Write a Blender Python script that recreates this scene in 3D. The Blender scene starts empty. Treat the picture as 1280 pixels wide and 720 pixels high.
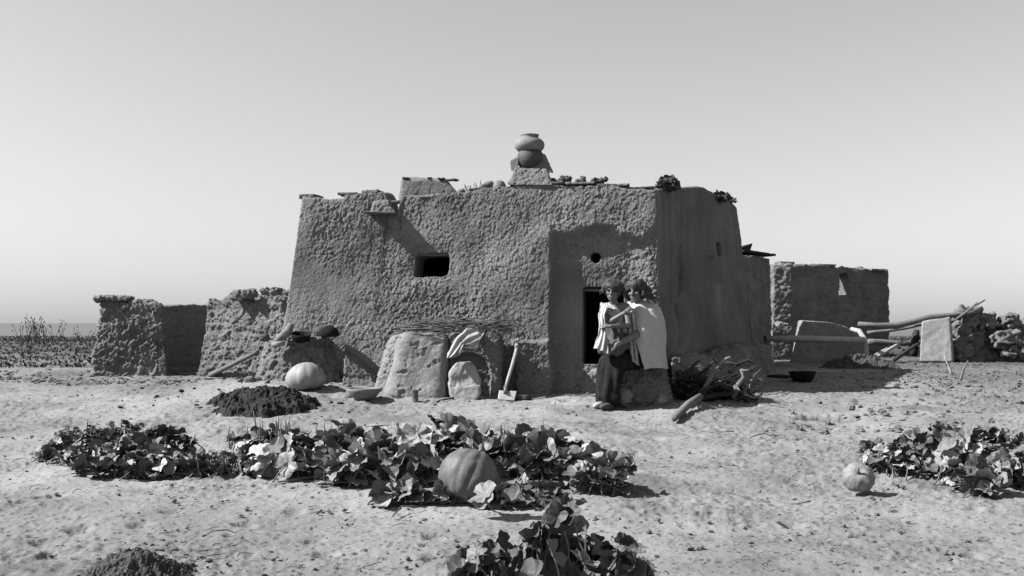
import bpy, math, random
import numpy as np
from mathutils import Vector, Matrix
random.seed(7)
RNG = np.random.default_rng(7)
S = bpy.context.scene
COL = S.collection
# ------------------------------------------------------------------ camera, sky, sun, exposure
F = 1250.0; CZ = 1.30; HV = 403.0
cd = bpy.data.cameras.new('camera'); cam = bpy.data.objects.new('camera', cd); COL.objects.link(cam)
cd.sensor_width = 36; cd.lens = 36*F/1280; cd.shift_y = (HV-360)/1280
cam.location = (0, 0, CZ); cam.rotation_euler = (math.radians(90), 0, 0)
cd.clip_start = .05; cd.clip_end = 30000
S.camera = cam
SUN_EL = math.radians(42); sx_, sy_ = -.996, -.085           # towards the sun
w = bpy.data.worlds.new('World'); S.world = w; w.use_nodes = True
nt = w.node_tree; bg = nt.nodes['Background']
sky = nt.nodes.new('ShaderNodeTexSky'); sky.sky_type = 'NISHITA'; sky.sun_disc = False
sky.sun_elevation = SUN_EL; sky.sun_rotation = math.atan2(sx_, sy_)
sky.dust_density = .5; sky.air_density = 1.0
sep = nt.nodes.new('ShaderNodeSeparateColor'); nt.links.new(sky.outputs[0], sep.inputs[0])
mx = nt.nodes.new('ShaderNodeMath'); mx.operation = 'MULTIPLY_ADD'       # blue-sensitive plate
mx.inputs[1].default_value = .80; nt.links.new(sep.outputs[2], mx.inputs[0])
m2 = nt.nodes.new('ShaderNodeMath'); m2.operation = 'MULTIPLY'; m2.inputs[1].default_value = .20
nt.links.new(sep.outputs[0], m2.inputs[0]); nt.links.new(m2.outputs[0], mx.inputs[2])
nt.links.new(mx.outputs[0], bg.inputs[0]); bg.inputs[1].default_value = .055
sd = bpy.data.lights.new('sun', 'SUN'); sun = bpy.data.objects.new('sun', sd); COL.objects.link(sun)
sd.energy = 4.9; sd.angle = math.radians(.5); sd.color = (1, 1, 1)
tos = Vector((sx_*math.cos(SUN_EL), sy_*math.cos(SUN_EL), math.sin(SUN_EL)))
sun.rotation_euler = tos.to_track_quat('Z', 'Y').to_euler(); sun.location = (-20, -2, 18)
S.view_settings.view_transform = 'Standard'; S.view_settings.look = 'None'
S.view_settings.exposure = 1.35; S.view_settings.gamma = 1

# ------------------------------------------------------------------ noise
def _h(ix, iy, iz, seed):
    h = (ix.astype(np.int64)*374761393 + iy.astype(np.int64)*668265263 + iz.astype(np.int64)*2147483647 + seed*974634777) & 0xFFFFFFFF
    h = ((h ^ (h >> 13))*1274126177) & 0xFFFFFFFF
    h = ((h ^ (h >> 16))*2246822519) & 0xFFFFFFFF
    h = h ^ (h >> 15)
    return h.astype(np.float64)/4294967296.0
def vnoise(p, seed=0):
    p = np.asarray(p, float); i = np.floor(p); f = p-i; f = f*f*(3-2*f); i = i.astype(np.int64)
    r = 0
    for a in (0, 1):
        wx = f[:, 0] if a else 1-f[:, 0]
        for b in (0, 1):
            wy = f[:, 1] if b else 1-f[:, 1]
            for c in (0, 1):
                wz = f[:, 2] if c else 1-f[:, 2]
                r = r + wx*wy*wz*_h(i[:, 0]+a, i[:, 1]+b, i[:, 2]+c, seed)
    return r*2-1
def fbm(p, octv=4, seed=0, gain=.5):
    r = 0; a = 1; t = 0; p = np.asarray(p, float)
    for k in range(octv):
        r = r+a*vnoise(p*(2.03**k)+17.3*k, seed+k); t += a; a *= gain
    return r/t
def worley(p, seed=0, flat=False):
    p = np.asarray(p, float); i = np.floor(p).astype(np.int64); n = len(p)
    F1 = np.full(n, 9.); F2 = np.full(n, 9.); ID = np.zeros(n); D = np.zeros((n, 3))
    for a in (-1, 0, 1):
        for b in (-1, 0, 1):
            for c in ((0,) if flat else (-1, 0, 1)):
                cx, cy, cz = i[:, 0]+a, i[:, 1]+b, i[:, 2]+c
                q = np.stack([cx+_h(cx, cy, cz, seed), cy+_h(cx, cy, cz, seed+1), (cz+_h(cx, cy, cz, seed+2)) if not flat else cz*1.], 1)
                dv = p-q; d = np.sqrt((dv**2).sum(1)); m = d < F1
                F2 = np.where(m, F1, np.minimum(F2, d)); F1 = np.where(m, d, F1)
                ID = np.where(m, _h(cx, cy, cz, seed+3), ID); D[m] = dv[m]
    return F1, F2, ID, D
def sstep(a, b, x):
    t = np.clip((np.asarray(x, float)-a)/(b-a), 0, 1); return t*t*(3-2*t)
def plaster(P, cell=.06, amp=.02, seed=1):
    """hand-laid mud: tilted flakes of many sizes with broken cracks between them"""
    q = P/cell
    q = q+np.stack([fbm(q*.55, 3, seed+40), fbm(q*.55+31, 3, seed+41), fbm(q*.55+67, 3, seed+42)], 1)*np.array([.9, .9, .9])
    F1, F2, ID, D = worley(q, seed)
    k = (ID*1e6).astype(np.int64); z0 = np.zeros(len(P), np.int64)
    rx = _h(k, z0, z0, 3)-.5; rz = _h(k, z0, z0+1, 4)-.5
    br = sstep(-.45, .35, fbm(P/cell*.45, 2, seed+70))                # cracks come and go
    dg = (D[:, 0]*.7-D[:, 2]*.7)                                     # flakes curl up along one edge
    h = (ID-.5)*.7+1.3*rx*D[:, 0]+1.3*rz*D[:, 2]+.55*dg
    h = h*(.4+.6*br)-.8*(1-sstep(0, .11, F2-F1))*br
    G1, G2, JD, E = worley(q*2.1+11, seed+5); h += .45*((JD-.5)*.8+1.3*(JD-.5)*E[:, 0]-.9*(1-sstep(0, .16, G2-G1))*(1-.5*br))
    return amp*(h+.35*fbm(P/cell*1.1, 4, seed+9))
def clods(P, cell=.12, amp=.04, seed=5):
    """rough mud: torn lumps of several sizes, pits and crumbs"""
    q = P/cell; wq = np.stack([fbm(q*.7, 3, seed+1), fbm(q*.7+9, 3, seed+2), fbm(q*.7+33, 3, seed+3)], 1); q = q+1.1*wq
    F1, F2, ID, D = worley(q*np.array([.75, .75, 1.25]), seed)
    h = .55-F1*.75+(ID-.5)*.8+.9*(ID-.5)*D[:, 2]-.3*(1-sstep(0, .12, F2-F1))
    G1, G2, JD, _ = worley(q*2.4+5, seed+7); h += .40*(.5-G1+(JD-.5)*.9)
    r = 1-np.abs(fbm(P/cell*1.6, 4, seed+20))*2.2
    return amp*(.8*h+.55*(r-.6)+.45*fbm(P/cell*5, 3, seed+22))

# ------------------------------------------------------------------ terrain
_cy = np.array([-300, -60, -8, 0, 4.5, 6, 9, 10.5, 11.7, 13, 16, 40, 52, 75, 120, 260, 600, 20000.])
_ch = np.array([-.5, -.4, -.1, 0, .12, .2, .37, .48, .56, .615, .62, .62, .55, -.6, -4, -10, -12, -12.])
def hbase(x, y):
    x = np.asarray(x, float); y = np.asarray(y, float)
    wd = .35
    h = (np.interp(y-wd, _cy, _ch)+2*np.interp(y, _cy, _ch)+np.interp(y+wd, _cy, _ch))/4
    h = h+.10*np.exp(-((x+2.7)/1.5)**2-((y-11.3)/.9)**2)
    xx, yy = np.broadcast_arrays(x, y); P = np.stack([xx.ravel(), yy.ravel(), 0*xx.ravel()], 1)
    n = vnoise(P*.55, 3)*.03*sstep(2, 6, yy.ravel())*(1-sstep(9, 11, yy.ravel()))
    n = n+.022*vnoise(P*1.7, 11)*(1-sstep(10, 11.5, yy.ravel()))
    n = n+vnoise(P*.12, 4)*.10*sstep(15, 26, yy.ravel())*(1-sstep(60, 90, yy.ravel()))
    return h+n.reshape(xx.shape)
_gx = np.arange(-14, 14.01, .06); _gy = np.arange(2, 22.01, .06); _gY, _gX = np.meshgrid(_gy, _gx, indexing='ij'); _gh = hbase(_gX, _gY)
def G(x, y):
    """ground height at one point (looked up in a table near the house)"""
    if -13.9 < x < 13.9 and 2 < y < 21.9:
        fx = (x+14)/.06; fy = (y-2)/.06; i = int(fx); j = int(fy); fx -= i; fy -= j
        return float((1-fy)*((1-fx)*_gh[j, i]+fx*_gh[j, i+1])+fy*((1-fx)*_gh[j+1, i]+fx*_gh[j+1, i+1]))
    return float(hbase(np.array([x]), np.array([y]))[0])
def X(u, y): return (u-640)*y/F
def Z(v, y): return CZ-(v-HV)*y/F
def P3(u, v, y): return Vector((X(u, y), y, Z(v, y)))
def gp(u, v):
    """ground point seen at photo pixel"""
    ys = np.arange(3, 60, .01); xs = (u-640)*ys/F
    vv = HV+F*(CZ-hbase(xs, ys))/ys
    i = int(np.argmax(vv < v)); return Vector((xs[i], ys[i], G(xs[i], ys[i])))

# ------------------------------------------------------------------ materials (a monochrome world: every colour is a grey)
def grey(name, val, var=.25, scale=3., bump=.3, bscale=60., rough=.95, spec=.15, streak=None, speck=0., attr=None, dist=.01, cracks=0.):
    m = bpy.data.materials.new(name); m.use_nodes = True; t = m.node_tree; N = t.nodes; L = t.links
    b = N['Principled BSDF']; b.inputs['Roughness'].default_value = rough; b.inputs['Specular IOR Level'].default_value = spec
    tc = N.new('ShaderNodeTexCoord'); co = tc.outputs['Object']
    n = N.new('ShaderNodeTexNoise'); n.inputs['Scale'].default_value = scale; n.inputs['Detail'].default_value = 8; n.inputs['Roughness'].default_value = .62
    if streak:
        mp = N.new('ShaderNodeMapping'); mp.inputs['Scale'].default_value = streak; L.new(co, mp.inputs[0]); L.new(mp.outputs[0], n.inputs['Vector'])
    else: L.new(co, n.inputs['Vector'])
    r = N.new('ShaderNodeMapRange'); r.inputs[1].default_value = .25; r.inputs[2].default_value = .75
    r.inputs[3].default_value = val*(1-var); r.inputs[4].default_value = val*(1+var); L.new(n.outputs[0], r.inputs[0])
    out = r.outputs[0]
    n2 = N.new('ShaderNodeTexNoise'); n2.inputs['Scale'].default_value = bscale; n2.inputs['Detail'].default_value = 5; L.new(co, n2.inputs['Vector'])
    mm = N.new('ShaderNodeMapRange'); mm.inputs[1].default_value = .3; mm.inputs[2].default_value = .7
    mm.inputs[3].default_value = 1-var*.5; mm.inputs[4].default_value = 1+var*.5; L.new(n2.outputs[0], mm.inputs[0])
    mu = N.new('ShaderNodeMath'); mu.operation = 'MULTIPLY'; L.new(out, mu.inputs[0]); L.new(mm.outputs[0], mu.inputs[1]); out = mu.outputs[0]
    if speck:
        v = N.new('ShaderNodeTexVoronoi'); v.inputs['Scale'].default_value = 42; L.new(co, v.inputs['Vector'])
        q = N.new('ShaderNodeMapRange'); q.inputs[1].default_value = .05; q.inputs[2].default_value = .16; q.inputs[3].default_value = 1-speck; q.inputs[4].default_value = 1
        vn = N.new('ShaderNodeTexNoise'); vn.inputs['Scale'].default_value = 2.6; vn.inputs['Detail'].default_value = 6; vn.inputs['Roughness'].default_value = .75; L.new(co, vn.inputs['Vector'])
        vr = N.new('ShaderNodeMapRange'); vr.inputs[1].default_value = .48; vr.inputs[2].default_value = .58; vr.inputs[3].default_value = .3; vr.inputs[4].default_value = 0; L.new(vn.outputs[0], vr.inputs[0])
        va_ = N.new('ShaderNodeMath'); va_.operation = 'ADD'; L.new(v.outputs['Distance'], va_.inputs[0]); L.new(vr.outputs[0], va_.inputs[1]); L.new(va_.outputs[0], q.inputs[0]); m3 = N.new('ShaderNodeMath'); m3.operation = 'MULTIPLY'; L.new(out, m3.inputs[0]); L.new(q.outputs[0], m3.inputs[1]); out = m3.outputs[0]
    if attr:
        at = N.new('ShaderNodeAttribute'); at.attribute_name = attr
        m4 = N.new('ShaderNodeMath'); m4.operation = 'MULTIPLY'; L.new(out, m4.inputs[0]); L.new(at.outputs['Fac'], m4.inputs[1]); out = m4.outputs[0]
    L.new(out, b.inputs['Base Color'])
    if bump:
        bn = N.new('ShaderNodeBump'); bn.inputs['Strength'].default_value = bump; bn.inputs['Distance'].default_value = dist
        L.new(n2.outputs[0], bn.inputs['Height']); L.new(bn.outputs[0], b.inputs['Normal'])
        if cracks:
            prev = bn.outputs[0]; wn = N.new('ShaderNodeTexNoise'); wn.inputs['Scale'].default_value = 9; wn.inputs['Detail'].default_value = 4; L.new(co, wn.inputs['Vector'])
            va = N.new('ShaderNodeVectorMath'); va.operation = 'MULTIPLY_ADD'; va.inputs[1].default_value = (.16, .16, .16); L.new(wn.outputs['Color'], va.inputs[0]); L.new(co, va.inputs[2])
            for sc, st in ((17, cracks), (34, cracks*.6)):
                vv = N.new('ShaderNodeTexVoronoi'); vv.feature = 'DISTANCE_TO_EDGE'; vv.inputs['Scale'].default_value = sc; L.new(va.outputs[0], vv.inputs['Vector'])
                mr = N.new('ShaderNodeMapRange'); mr.inputs[2].default_value = .10; L.new(vv.outputs['Distance'], mr.inputs[0])
                b2 = N.new('ShaderNodeBump'); b2.inputs['Strength'].default_value = st; b2.inputs['Distance'].default_value = .016; L.new(mr.outputs[0], b2.inputs['Height']); L.new(prev, b2.inputs['Normal']); prev = b2.outputs[0]
            L.new(prev, b.inputs['Normal'])
    return m
M = dict(
    mud=grey('mud_plaster', 0.132, .35, 1.3, .6, 70, attr='tone', cracks=.42),
    mudrough=grey('rough_mud', 0.11, .4, 2.2, .7, 60),
    mudstone=grey('pale_mud_stone', 0.15, .28, 4, .5, 45),
    coping=grey('stone_coping', 0.1, .35, 6, .5, 60),
    palestone=grey('pale_stone', 0.21, .22, 5, .4, 50),
    ground=grey('dry_ground', 0.176, .13, 1.6, .7, 48, attr='tone', speck=.75),
    dung=grey('dark_earth', 0.022, .5, 12, .8, 80),
    earth=grey('damp_earth', 0.05, .5, 10, .8, 80),
    clod=grey('clod', 0.1, .4, 6, .5, 60),
    wood=grey('weathered_wood', 0.11, .45, 9, .5, 70, streak=(12, 12, 1.2)),
    palewood=grey('pale_wood', 0.24, .3, 9, .3, 80),
    darkwood=grey('dark_wood', 0.03, .5, 9, .5, 70),
    twig=grey('twig', 0.09, .5, 9, .2, 90),
    leaf=grey('squash_leaf', 0.08, .3, 18, .55, 70, rough=.58, spec=.35, attr='tone', dist=.006),
    stem=grey('stem', 0.08, .3, 14, .2, 60, rough=.5, spec=.4),
    pumpkin=grey('pumpkin_skin', .08, .25, 7, .25, 40, rough=.62, spec=.3, streak=(1, 1, .4), attr='tone'),
    palesquash=grey('pale_melon_skin', 0.2, .16, 8, .15, 50, rough=.6, spec=.3, attr='tone'),
    pot=grey('fired_clay', 0.045, .4, 9, .25, 60, rough=.7, spec=.3),
    potlight=grey('pale_clay', 0.13, .35, 9, .25, 60, rough=.75, spec=.25),
    iron=grey('iron', 0.3, .2, 12, .2, 60, rough=.55, spec=.4),
    tin=grey('rusty_tin', 0.07, .5, 25, .3, 60, rough=.5, spec=.5),
    cloth=grey('pale_cloth', 0.27, .12, 7, .35, 130, rough=.95, spec=.05),
    blanket=grey('blanket', 0.33, .1, 6, .4, 150, rough=1, spec=.03),
    darkcloth=grey('dark_wool', 0.016, .35, 12, .4, 130, rough=1, spec=.03),
    greycloth=grey('grey_cloth', 0.07, .25, 12, .4, 130, rough=1, spec=.03),
    skin=grey('skin', 0.10, .12, 12, .1, 90, rough=.55, spec=.35),
    hair=grey('hair', 0.018, .4, 30, .5, 120, rough=.55, spec=.35),
    eye=grey('eye', 0.01, .1, 10, 0, 50, rough=.5, spec=.2),
    dark=grey('dark_door', 0.008, .3, 8, .3, 50),
    scrub=grey('scrub', 0.055, .4, 14, .2, 60, attr='tone'),
    flower=grey('dry_flower', 0.05, .4, 14, .2, 60),
)

# ------------------------------------------------------------------ mesh helpers
def mesh_np(name, V, Fq, tone=None, smooth=True):
    V = np.asarray(V, np.float32)
    me = bpy.data.meshes.new(name)
    if isinstance(Fq, np.ndarray):
        k = Fq.shape[1]; nf = len(Fq)
        me.vertices.add(len(V)); me.vertices.foreach_set('co', V.ravel())
        me.loops.add(nf*k); me.loops.foreach_set('vertex_index', Fq.astype(np.int32).ravel())
        me.polygons.add(nf); me.polygons.foreach_set('loop_start', np.arange(0, nf*k, k, dtype=np.int32))
    else:
        me.from_pydata([tuple(map(float, v)) for v in V], [], [tuple(int(i) for i in f) for f in Fq])
    me.update(calc_edges=True); me.validate()
    me.polygons.foreach_set('use_smooth', [smooth]*len(me.polygons))
    at = me.attributes.new('tone', 'FLOAT', 'POINT')
    at.data.foreach_set('value', np.ones(len(me.vertices), np.float32) if tone is None else np.asarray(tone, np.float32))
    return me
def obj(name, V, Fq, mat, parent=None, tone=None, smooth=True, origin=None):
    V = np.asarray(V, float)
    if parent is not None: o0 = np.array(parent['_w'] if '_w' in parent else parent.location)
    elif origin is not None: o0 = np.array(origin)
    else: o0 = np.array([(V[:, 0].min()+V[:, 0].max())/2, (V[:, 1].min()+V[:, 1].max())/2, V[:, 2].min()])
    me = mesh_np(name, V-o0, Fq, tone, smooth); me.materials.append(M[mat] if isinstance(mat, str) else mat)
    o = bpy.data.objects.new(name, me); COL.objects.link(o)
    if parent is not None: o.parent = parent; o['_w'] = tuple(float(q) for q in o0)
    else: o.location = o0
    return o
def thing(name, label, cat, loc, group=None):
    o = bpy.data.objects.new(name, None); COL.objects.link(o); o.location = loc; o.empty_display_size = .1
    return tag(o, label, cat, group)
def tag(o, label=None, cat=None, group=None, kind=None):
    if label: o['label'] = label
    if cat: o['category'] = cat
    if group: o['group'] = group
    if kind: o['kind'] = kind
    return o
class MB:
    def __init__(s): s.V = []; s.F = []; s.T = []; s.n = 0
    def add(s, V, Fc, tone=1.):
        V = np.asarray(V, float); s.V.append(V); s.F += [tuple(int(i)+s.n for i in f) for f in Fc]; s.T.append(np.full(len(V), tone) if np.isscalar(tone) else tone); s.n += len(V); return s
    def build(s, name, mat, parent=None, smooth=True, origin=None):
        return obj(name, np.concatenate(s.V), s.F, mat, parent, np.concatenate(s.T), smooth, origin)
def frame(d):
    d = Vector(d).normalized(); a = Vector((0, 0, 1)) if abs(d.z) < .9 else Vector((1, 0, 0))
    x = d.cross(a).normalized(); return x, d.cross(x).normalized()
def tube(path, rad, n=8, wob=0., seed=0):
    path = [Vector(p) for p in path]; m = len(path)
    if np.isscalar(rad): rad = [rad]*m
    V = []; Fc = []; rr = random.Random(seed); x = None
    for i, p in enumerate(path):
        d = (path[min(i+1, m-1)]-path[max(i-1, 0)]).normalized()
        if x is None: x, y = frame(d)
        else:
            x = (x-d*x.dot(d)).normalized(); y = d.cross(x)
        for k in range(n):
            a = 2*math.pi*k/n; r = rad[i]*(1+wob*rr.uniform(-1, 1)); V.append(p+x*math.cos(a)*r+y*math.sin(a)*r)
    for i in range(m-1):
        for k in range(n): Fc.append((i*n+k, i*n+(k+1) % n, (i+1)*n+(k+1) % n, (i+1)*n+k))
    V.append(path[0]); V.append(path[-1]); a, b = m*n, m*n+1
    for k in range(n): Fc.append((a, (k+1) % n, k)); Fc.append((b, (m-1)*n+k, (m-1)*n+(k+1) % n))
    return np.array([tuple(v) for v in V]), Fc
def bent(p0, p1, k=6, amp=.05, seed=0):
    rr = random.Random(seed); p0 = Vector(p0); p1 = Vector(p1); L = (p1-p0).length
    o1 = Vector([rr.uniform(-1, 1) for _ in range(3)])*amp*L; out = []
    for i in range(k+1):
        t = i/k; out.append(p0.lerp(p1, t)+o1*math.sin(math.pi*t)+Vector([rr.uniform(-1, 1) for _ in range(3)])*amp*.25*L*(0 < i < k))
    return out
def lathe(prof, c, n=32, sq=(1, 1), tilt=None, lobes=None):
    V = []; Fc = []; m = len(prof)
    for r, z in prof:
        for k in range(n):
            a = 2*math.pi*k/n; q = 1 if lobes is None else 1-lobes[1]*(abs(math.sin(a*lobes[0]/2))**.0 - 1) - lobes[1]*(1-abs(math.sin(a*lobes[0]/2)))**2
            V.append(Vector((r*q*math.cos(a)*sq[0], r*q*math.sin(a)*sq[1], z)))
    for i in range(m-1):
        for k in range(n): Fc.append((i*n+k, i*n+(k+1) % n, (i+1)*n+(k+1) % n, (i+1)*n+k))
    Fc.append(tuple(range(n))[::-1]); Fc.append(tuple((m-1)*n+k for k in range(n)))
    if tilt is not None:
        R = Matrix.Rotation(tilt[1], 3, Vector(tilt[0])); V = [R @ v for v in V]
    return np.array([tuple(v+Vector(c)) for v in V]), Fc
def sphere_np(nu=24, nv=14):
    V = [(0, 0, -1)]; Fc = []
    for j in range(1, nv):
        t = -math.pi/2+math.pi*j/nv
        for i in range(nu): a = 2*math.pi*i/nu; V.append((math.cos(a)*math.cos(t), math.sin(a)*math.cos(t), math.sin(t)))
    V.append((0, 0, 1)); top = len(V)-1
    for i in range(nu): Fc.append((0, 1+(i+1) % nu, 1+i)); Fc.append((top, 1+(nv-2)*nu+i, 1+(nv-2)*nu+(i+1) % nu))
    for j in range(nv-2):
        for i in range(nu): Fc.append((1+j*nu+i, 1+j*nu+(i+1) % nu, 1+(j+1)*nu+(i+1) % nu, 1+(j+1)*nu+i))
    return np.array(V, float), Fc
def rock(c, size, amp=.18, seed=0, rot=0., nu=24, nv=14, freq=1.6, boxy=0.):
    V, Fc = sphere_np(nu, nv)
    if boxy: V = V/np.power((np.abs(V)**(2+boxy)).sum(1), 1/(2+boxy))[:, None]
    d = 1+amp*fbm(V*freq+seed*7.7, 4, seed); V = V*d[:, None]*np.array(size)
    cr, sr = math.cos(rot), math.sin(rot)
    V = np.stack([V[:, 0]*cr-V[:, 1]*sr, V[:, 0]*sr+V[:, 1]*cr, V[:, 2]], 1)
    return V+np.array(c), Fc
def vnorm(V, Q):
    a = V[Q[:, 2]]-V[Q[:, 0]]; b = V[Q[:, 3]]-V[Q[:, 1]]; n = np.cross(a, b)
    N = np.zeros_like(V)
    for k in range(4): np.add.at(N, Q[:, k], n)
    return N/np.maximum(np.linalg.norm(N, axis=1), 1e-9)[:, None]
def mudblock(bot, top, res=.012, smooth=12, disp=None, warp=None, holes=(), bottom=False):
    """closed block from 4 bottom + 4 top corners (front-left, front-right, back-right, back-left), finely gridded,
    edges rounded, surface displaced.  holes: (face, s0, s1, c0, c1, depth, round)"""
    B = np.array([tuple(p) for p in bot], float); T = np.array([tuple(p) for p in top], float)
    na = max(2, int(max(np.linalg.norm(B[1]-B[0]), np.linalg.norm(T[1]-T[0]))/res))
    nb = max(2, int(max(np.linalg.norm(B[2]-B[1]), np.linalg.norm(B[3]-B[0]))/res))
    nc = max(2, int(np.linalg.norm(T-B, axis=1).max()/res))
    idx = {}; ABC = []; Q = []; FI = []
    ids = -np.ones((na+1, nb+1, nc+1), np.int64)
    m = np.zeros_like(ids, bool); m[0] = m[-1] = True; m[:, 0] = m[:, -1] = True; m[:, :, -1] = True
    if bottom: m[:, :, 0] = True
    w_ = np.argwhere(m); ids[m] = np.arange(len(w_)); ABC = w_/np.array([na, nb, nc], float)
    def face(g, flip, fi):
        q = np.stack([g[:-1, :-1], g[1:, :-1], g[1:, 1:], g[:-1, 1:]], -1).reshape(-1, 4)
        if flip: q = q[:, ::-1]
        Q.append(q); FI.append(np.full(len(q), fi))
    face(ids[:, 0, :], False, 0); face(ids[-1, :, :], False, 1); face(ids[:, -1, :], True, 2); face(ids[0, :, :], True, 3); face(ids[:, :, -1], False, 4)
    if bottom: face(ids[:, :, 0], True, 5)
    Q = np.concatenate(Q); FI = np.concatenate(FI)
    a, b, c = ABC[:, 0:1], ABC[:, 1:2], ABC[:, 2:3]
    bl = lambda K: (1-b)*((1-a)*K[0]+a*K[1])+b*((1-a)*K[3]+a*K[2])
    V = (1-c)*bl(B)+c*bl(T)
    if warp is not None: V = warp(V, ABC)
    E = np.concatenate([Q[:, [0, 1]], Q[:, [1, 2]], Q[:, [2, 3]], Q[:, [3, 0]]]); E = np.concatenate([E, E[:, ::-1]])
    deg = np.bincount(E[:, 0], minlength=len(V))[:, None]
    free = np.ones((len(V), 1)); 
    if not bottom: free[ABC[:, 2] == 0] = 0
    for _ in range(smooth):
        A = np.stack([np.bincount(E[:, 0], weights=V[E[:, 1], k], minlength=len(V)) for k in range(3)], 1)/deg
        V = V+free*(A-V)*.5
    N = vnorm(V, Q)
    if disp is not None: V = V+N*disp(V, N, ABC)[:, None]
    keep = np.ones(len(Q), bool); extraV = []; extraQ = []; nv = len(V)
    cen = ABC[Q].mean(1)
    for (f, s0, s1, c0, c1, depth, rnd) in holes:
        s = cen[:, 0] if f in (0, 2) else cen[:, 1]
        ex = 24 if (c1-c0) > .25 else 7
        if rnd: r = (((s-(s0+s1)/2)/((s1-s0)/2))**2+((cen[:, 2]-(c0+c1)/2)/((c1-c0)/2))**2 < 1) & (FI == f)
        else: r = (np.abs((s-(s0+s1)/2)/((s1-s0)/2))**ex+np.abs((cen[:, 2]-(c0+c1)/2)/((c1-c0)/2))**ex < 1) & (FI == f)
        keep &= ~r
        if depth <= 0: continue
        es = {}
        for q in Q[r]:
            for k in range(4):
                e = (int(q[k]), int(q[(k+1) % 4])); es[e] = 1
        bd = [e for e in es if (e[1], e[0]) not in es]
        nrm = -N[np.unique(Q[r])].mean(0); nrm /= np.linalg.norm(nrm); lay = {}
        vs = sorted({i for e in bd for i in e}); K = 6
        for i in vs:
            L = [i]
            for k in range(1, K+1): L.append(nv); extraV.append(V[i]+nrm*depth*k/K); nv += 1
            lay[i] = L
        for (p, q) in bd:
            for k in range(K): extraQ.append((lay[p][k], lay[q][k], lay[q][k+1], lay[p][k+1]))
    Q = Q[keep]
    if extraQ: V = np.concatenate([V, np.array(extraV)]); Q = np.concatenate([Q, np.array(extraQ)])
    return V, Q, ABC
def boxpts(x0, x1, y0, y1, z0, z1, inset=0.):
    b = [(x0, y0, z0), (x1, y0, z0), (x1, y1, z0), (x0, y1, z0)]
    t = [(x0+inset, y0+inset, z1), (x1-inset, y0+inset, z1), (x1-inset, y1-inset, z1), (x0+inset, y1-inset, z1)]
    return b, t

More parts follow.
